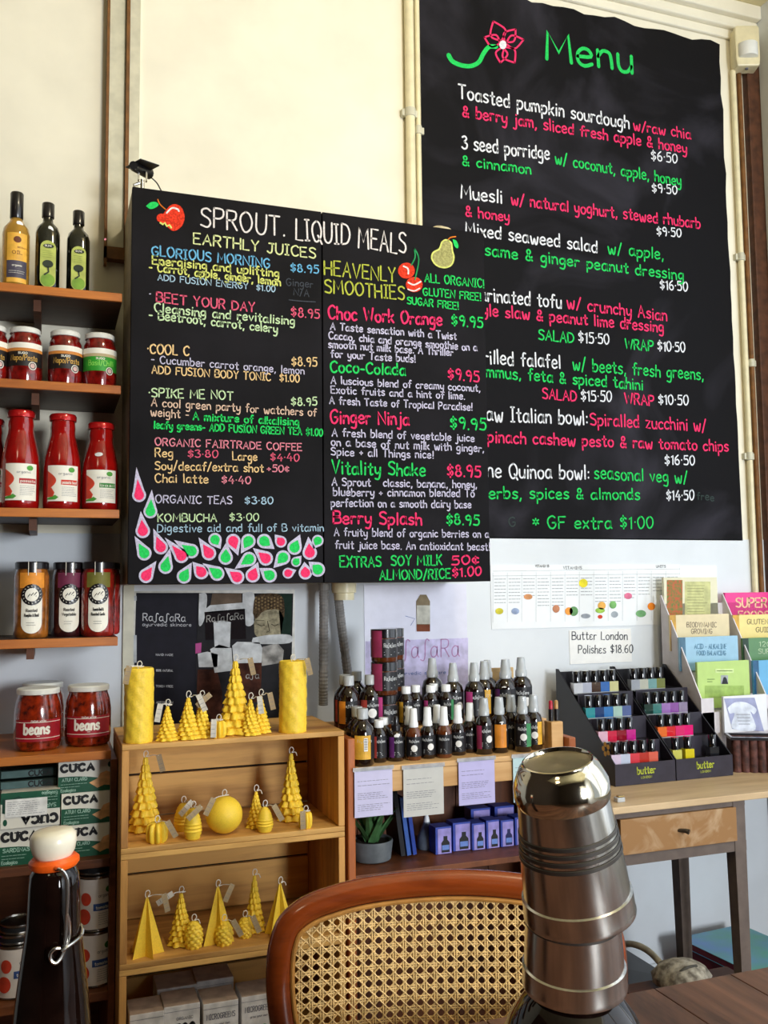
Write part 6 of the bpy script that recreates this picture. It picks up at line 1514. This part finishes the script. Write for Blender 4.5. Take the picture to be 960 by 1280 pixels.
# seat, legs
SZc = .455
k = M(); k.tube([(.23*cos(a)*(1.0), -.22+.22*sin(a), SZc) for a in [2*pi*i/40 for i in range(41)]], .017, 12); k.build('seat_frame', ch_w, ch, smooth=True)
M().lathe([(0, SZc), (.222, SZc+.002)], 36, (0, 0, 0)).build('seat', cane, ch, loc=(0, -.22, 0))
for s_ in (-1, 1):
    M().tube(crom([(s_*HW*.80, curve(HW*.8), zl-.16), (s_*.20, -.03, SZc+.02), (s_*.20, .02, .25), (s_*.21, .07, 0)], 6), .0155, 12).build('leg', ch_w, ch, smooth=True)
    M().tube(crom([(s_*.19, -.36, SZc-.005), (s_*.205, -.39, .2), (s_*.215, -.41, 0)], 6), .0155, 12).build('leg', ch_w, ch, smooth=True)
M().tube([(.16*cos(a), -.2+.16*sin(a), .25) for a in [2*pi*i/32 for i in range(33)]], .010, 10).build('stretcher', ch_w, ch, smooth=True)

# ================================================================== SWING-TOP BOTTLE (foreground left)
ZB_ = .86
def Pz(x, y, zc):       # point at camera depth zc
    d = ray(x, y); return (d[0]*zc, CAMY+d[1]*zc, CAMZ+d[2]*zc)
pc = Pz(68, 1090, ZB_)
s0 = ZB_/FPX
t = thing('swing_top_bottle', 'dark brown glass bottle with white swing-top stopper and orange seal', 'bottle', (pc[0], pc[1], TZ))
zz = lambda y: Pz(68, y, ZB_)[2]-TZ
dg = mat('dark_brown_glass', (.008, .003, .002), rough=.05, coat=0, var=.3, spec=.5)
r_ = s0
prof = [(0, 0), (.040, 0), (.045, .005), (.047, .02), (.047, .10), (.044, .15), (.0385, zz(1300)), (46.5*r_, zz(1280)), (43*r_, zz(1240)), (38*r_, zz(1200)), (33.5*r_, zz(1165)), (32*r_, zz(1150)), (31.5*r_, zz(1130)), (30.5*r_, zz(1105)), (29*r_, zz(1092)), (26*r_, zz(1086)), (24*r_, zz(1083)), (0, zz(1083))]
M().lathe(prof, 44).build('glass_body', dg, t, smooth=True)
zt2 = zz(1083)
tilt = -.06
M().lathe([(.0, 0), (27*r_, 0), (30.2*r_, .003), (30.2*r_, .0065), (26*r_, .0095), (0, .0095)], 36).build('orange_seal', K('orange_rubber', 'E85A10', rough=.4), t, smooth=True, loc=(0, 0, zt2), rot=(0, tilt, 0))
M().lathe([(0, .0085), (21*r_, .009), (25.5*r_, .014), (28*r_, .022), (27.5*r_, .029), (23*r_, .033), (12*r_, .0345), (0, .035)], 36).build('stopper', mat('ivory_ceramic', hx('E8DFC8'), rough=.3, coat=.4, var=.03), t, smooth=True, loc=(0, 0, zt2), rot=(0, tilt, 0))
wire = mat('bail_wire', (.62, .60, .56), rough=.22, metal=1, var=.05)
# wire bail on the side facing right/front
tc = -atan2(pc[0], pc[1]-CAMY)
def loc_px(x, y, fwd): # local point: offset from axis in photo pixels, fwd metres toward the camera
    ux, uy = cos(tc), sin(tc); d = (x-68)*r_
    return (d*ux + fwd*sin(tc)*1.0*1, d*uy - fwd*cos(tc), zz(y))
b1 = [loc_px(70, 1078, .024), loc_px(75, 1077, .030), loc_px(80, 1082, .031), loc_px(83, 1092, .031), loc_px(83.5, 1115, .031), loc_px(82.5, 1145, .030), loc_px(81.5, 1165, .031), loc_px(79, 1177, .032), loc_px(72, 1184, .034), loc_px(66, 1180, .034), loc_px(65.5, 1172, .034), loc_px(70, 1167.5, .034), loc_px(76, 1168, .033)]
M().tube(crom(b1, 6), .00165, 8).build('bail_wire', wire, t, smooth=True)
b2 = [loc_px(78, 1172, .033), loc_px(85, 1168, .031), loc_px(95, 1166, .022), loc_px(101, 1165, .012), loc_px(102, 1160, .006), loc_px(99, 1157, .0)]
M().tube(crom(b2, 6), .00165, 8).build('bail_lever', wire, t, smooth=True)
b3 = [loc_px(83, 1130, .031), loc_px(86, 1142, .029), loc_px(86, 1158, .029), loc_px(82, 1170, .031)]
M().tube(crom(b3, 6), .0015, 8).build('bail_loop', wire, t, smooth=True)
# M().tube([(34*r_*cos(a), 34*r_*sin(a), zz(1168)) for a in [2*pi*i/36 for i in range(37)]], .0014, 8).build('neck_wire', wire, t, smooth=True)

# ================================================================== STEEL CUPS ON A DARK JUG (foreground right)
ZC = .95; sc = ZC/FPX
tl = lambda x, y: Pz(x, y, ZC)
base = tl(718, 1235); top = tl(697, 950)
jg = thing('glass_jug', 'dark brown round glass jug under the upturned steel cups', 'jug', (base[0]-.002, base[1], TZ))
zj = base[2]-TZ
M().lathe([(0, 0), (.070, 0), (.078, .006), (.082, .03), (.082, zj-.085), (.076, zj-.052), (.064, zj-.026), (.050, zj-.008), (.034, zj+.006), (.024, zj+.02), (.022, zj+.075), (.024, zj+.08), (0, zj+.08)], 48).build('glass_body', dg, jg, smooth=True)
ssm = mat('brushed_steel_cup', (.60, .575, .53), rough=.19, metal=1, var=.06, scale=200, stretch=(1, 1, .05)); ssm2 = mat('polished_steel_base', (.66, .60, .48), rough=.09, metal=1, var=.03)
def cup(lab, h, loc, rot, rim=.058):
    t = thing('steel_cup', lab, 'cup', loc, 0, 'upturned steel cups'); t.rotation_euler = rot
    # z up, open rim at 0, closed base at h
    wall = [(rim-.003, .0), (rim, -.001), (rim+.0004, .001), (rim-.0002, .004), (rim-.0006, .021), (rim-.0026, .0222), (rim-.0040, .048), (rim-.0085, h*.60), (rim-.0105, h*.74)]
    M().lathe(wall, 56).build('cup_wall', ssm, t, smooth=True)
    sh = [(rim-.0105, h*.74), (rim-.0086, h*.765), (rim-.0080, h*.81), (rim-.0088, h*.86), (.0440, h*.92), (.0400, h*.968), (.0372, h-.003), (.0362, h), (.0345, h+.0005), (.0335, h-.0015), (.0330, h-.0035)]
    M().lathe(sh, 56).build('cup_base', ssm2, t, smooth=True)
    M().lathe([(.0331, h-.0034), (.02, h-.0045), (.006, h-.0048), (0, h-.004)], 56).build('base_disc', mat('dull_steel_disc', (.42, .36, .26), rough=.38, metal=1, var=.08), t, smooth=True)
    M().lathe([(rim-.003, .0), (rim-.0048, .05), (rim-.0115, h*.70), (.033, h-.007), (0, h-.008)][::-1], 48).build('cup_inside', ssm, t, smooth=True)
    for j in range(4):
        z0 = h*.40+j*.0075; r0 = (rim-.0035)+(-.005)*(z0-.048)/(h*.60-.048)
        M().lathe([(r0+.0001, z0), (r0+.0008, z0+.0007), (r0+.0006, z0+.004), (r0-.0002, z0+.0047)], 56).build('engraved_band', dark_steel, t, smooth=True)
    return t
vx = top[0]-base[0]; vy = 0; L = Vector((top[0]-base[0], top[1]-base[1], top[2]-base[2]))
def axis(left, near):
    v = Vector((-cos(YAW)*left, sin(YAW)*left, 1)) + Vector((-sin(YAW), -cos(YAW), 0))*near
    return v.normalized()
axL, axU = axis(.03, .14), axis(.15, .17)
lowp = Vector(tl(718, 1228)); mid_ = lowp + axL*.14; upp = mid_ - axU*.066
cup('upturned steel cup lower in the stack, resting on the dark jug', .162, lowp, axL.to_track_quat('Z', 'Y').to_euler(), .0535)
cup('upturned steel cup on top of the stack, with shiny round base', .162, upp, axU.to_track_quat('Z', 'Y').to_euler(), .0572)
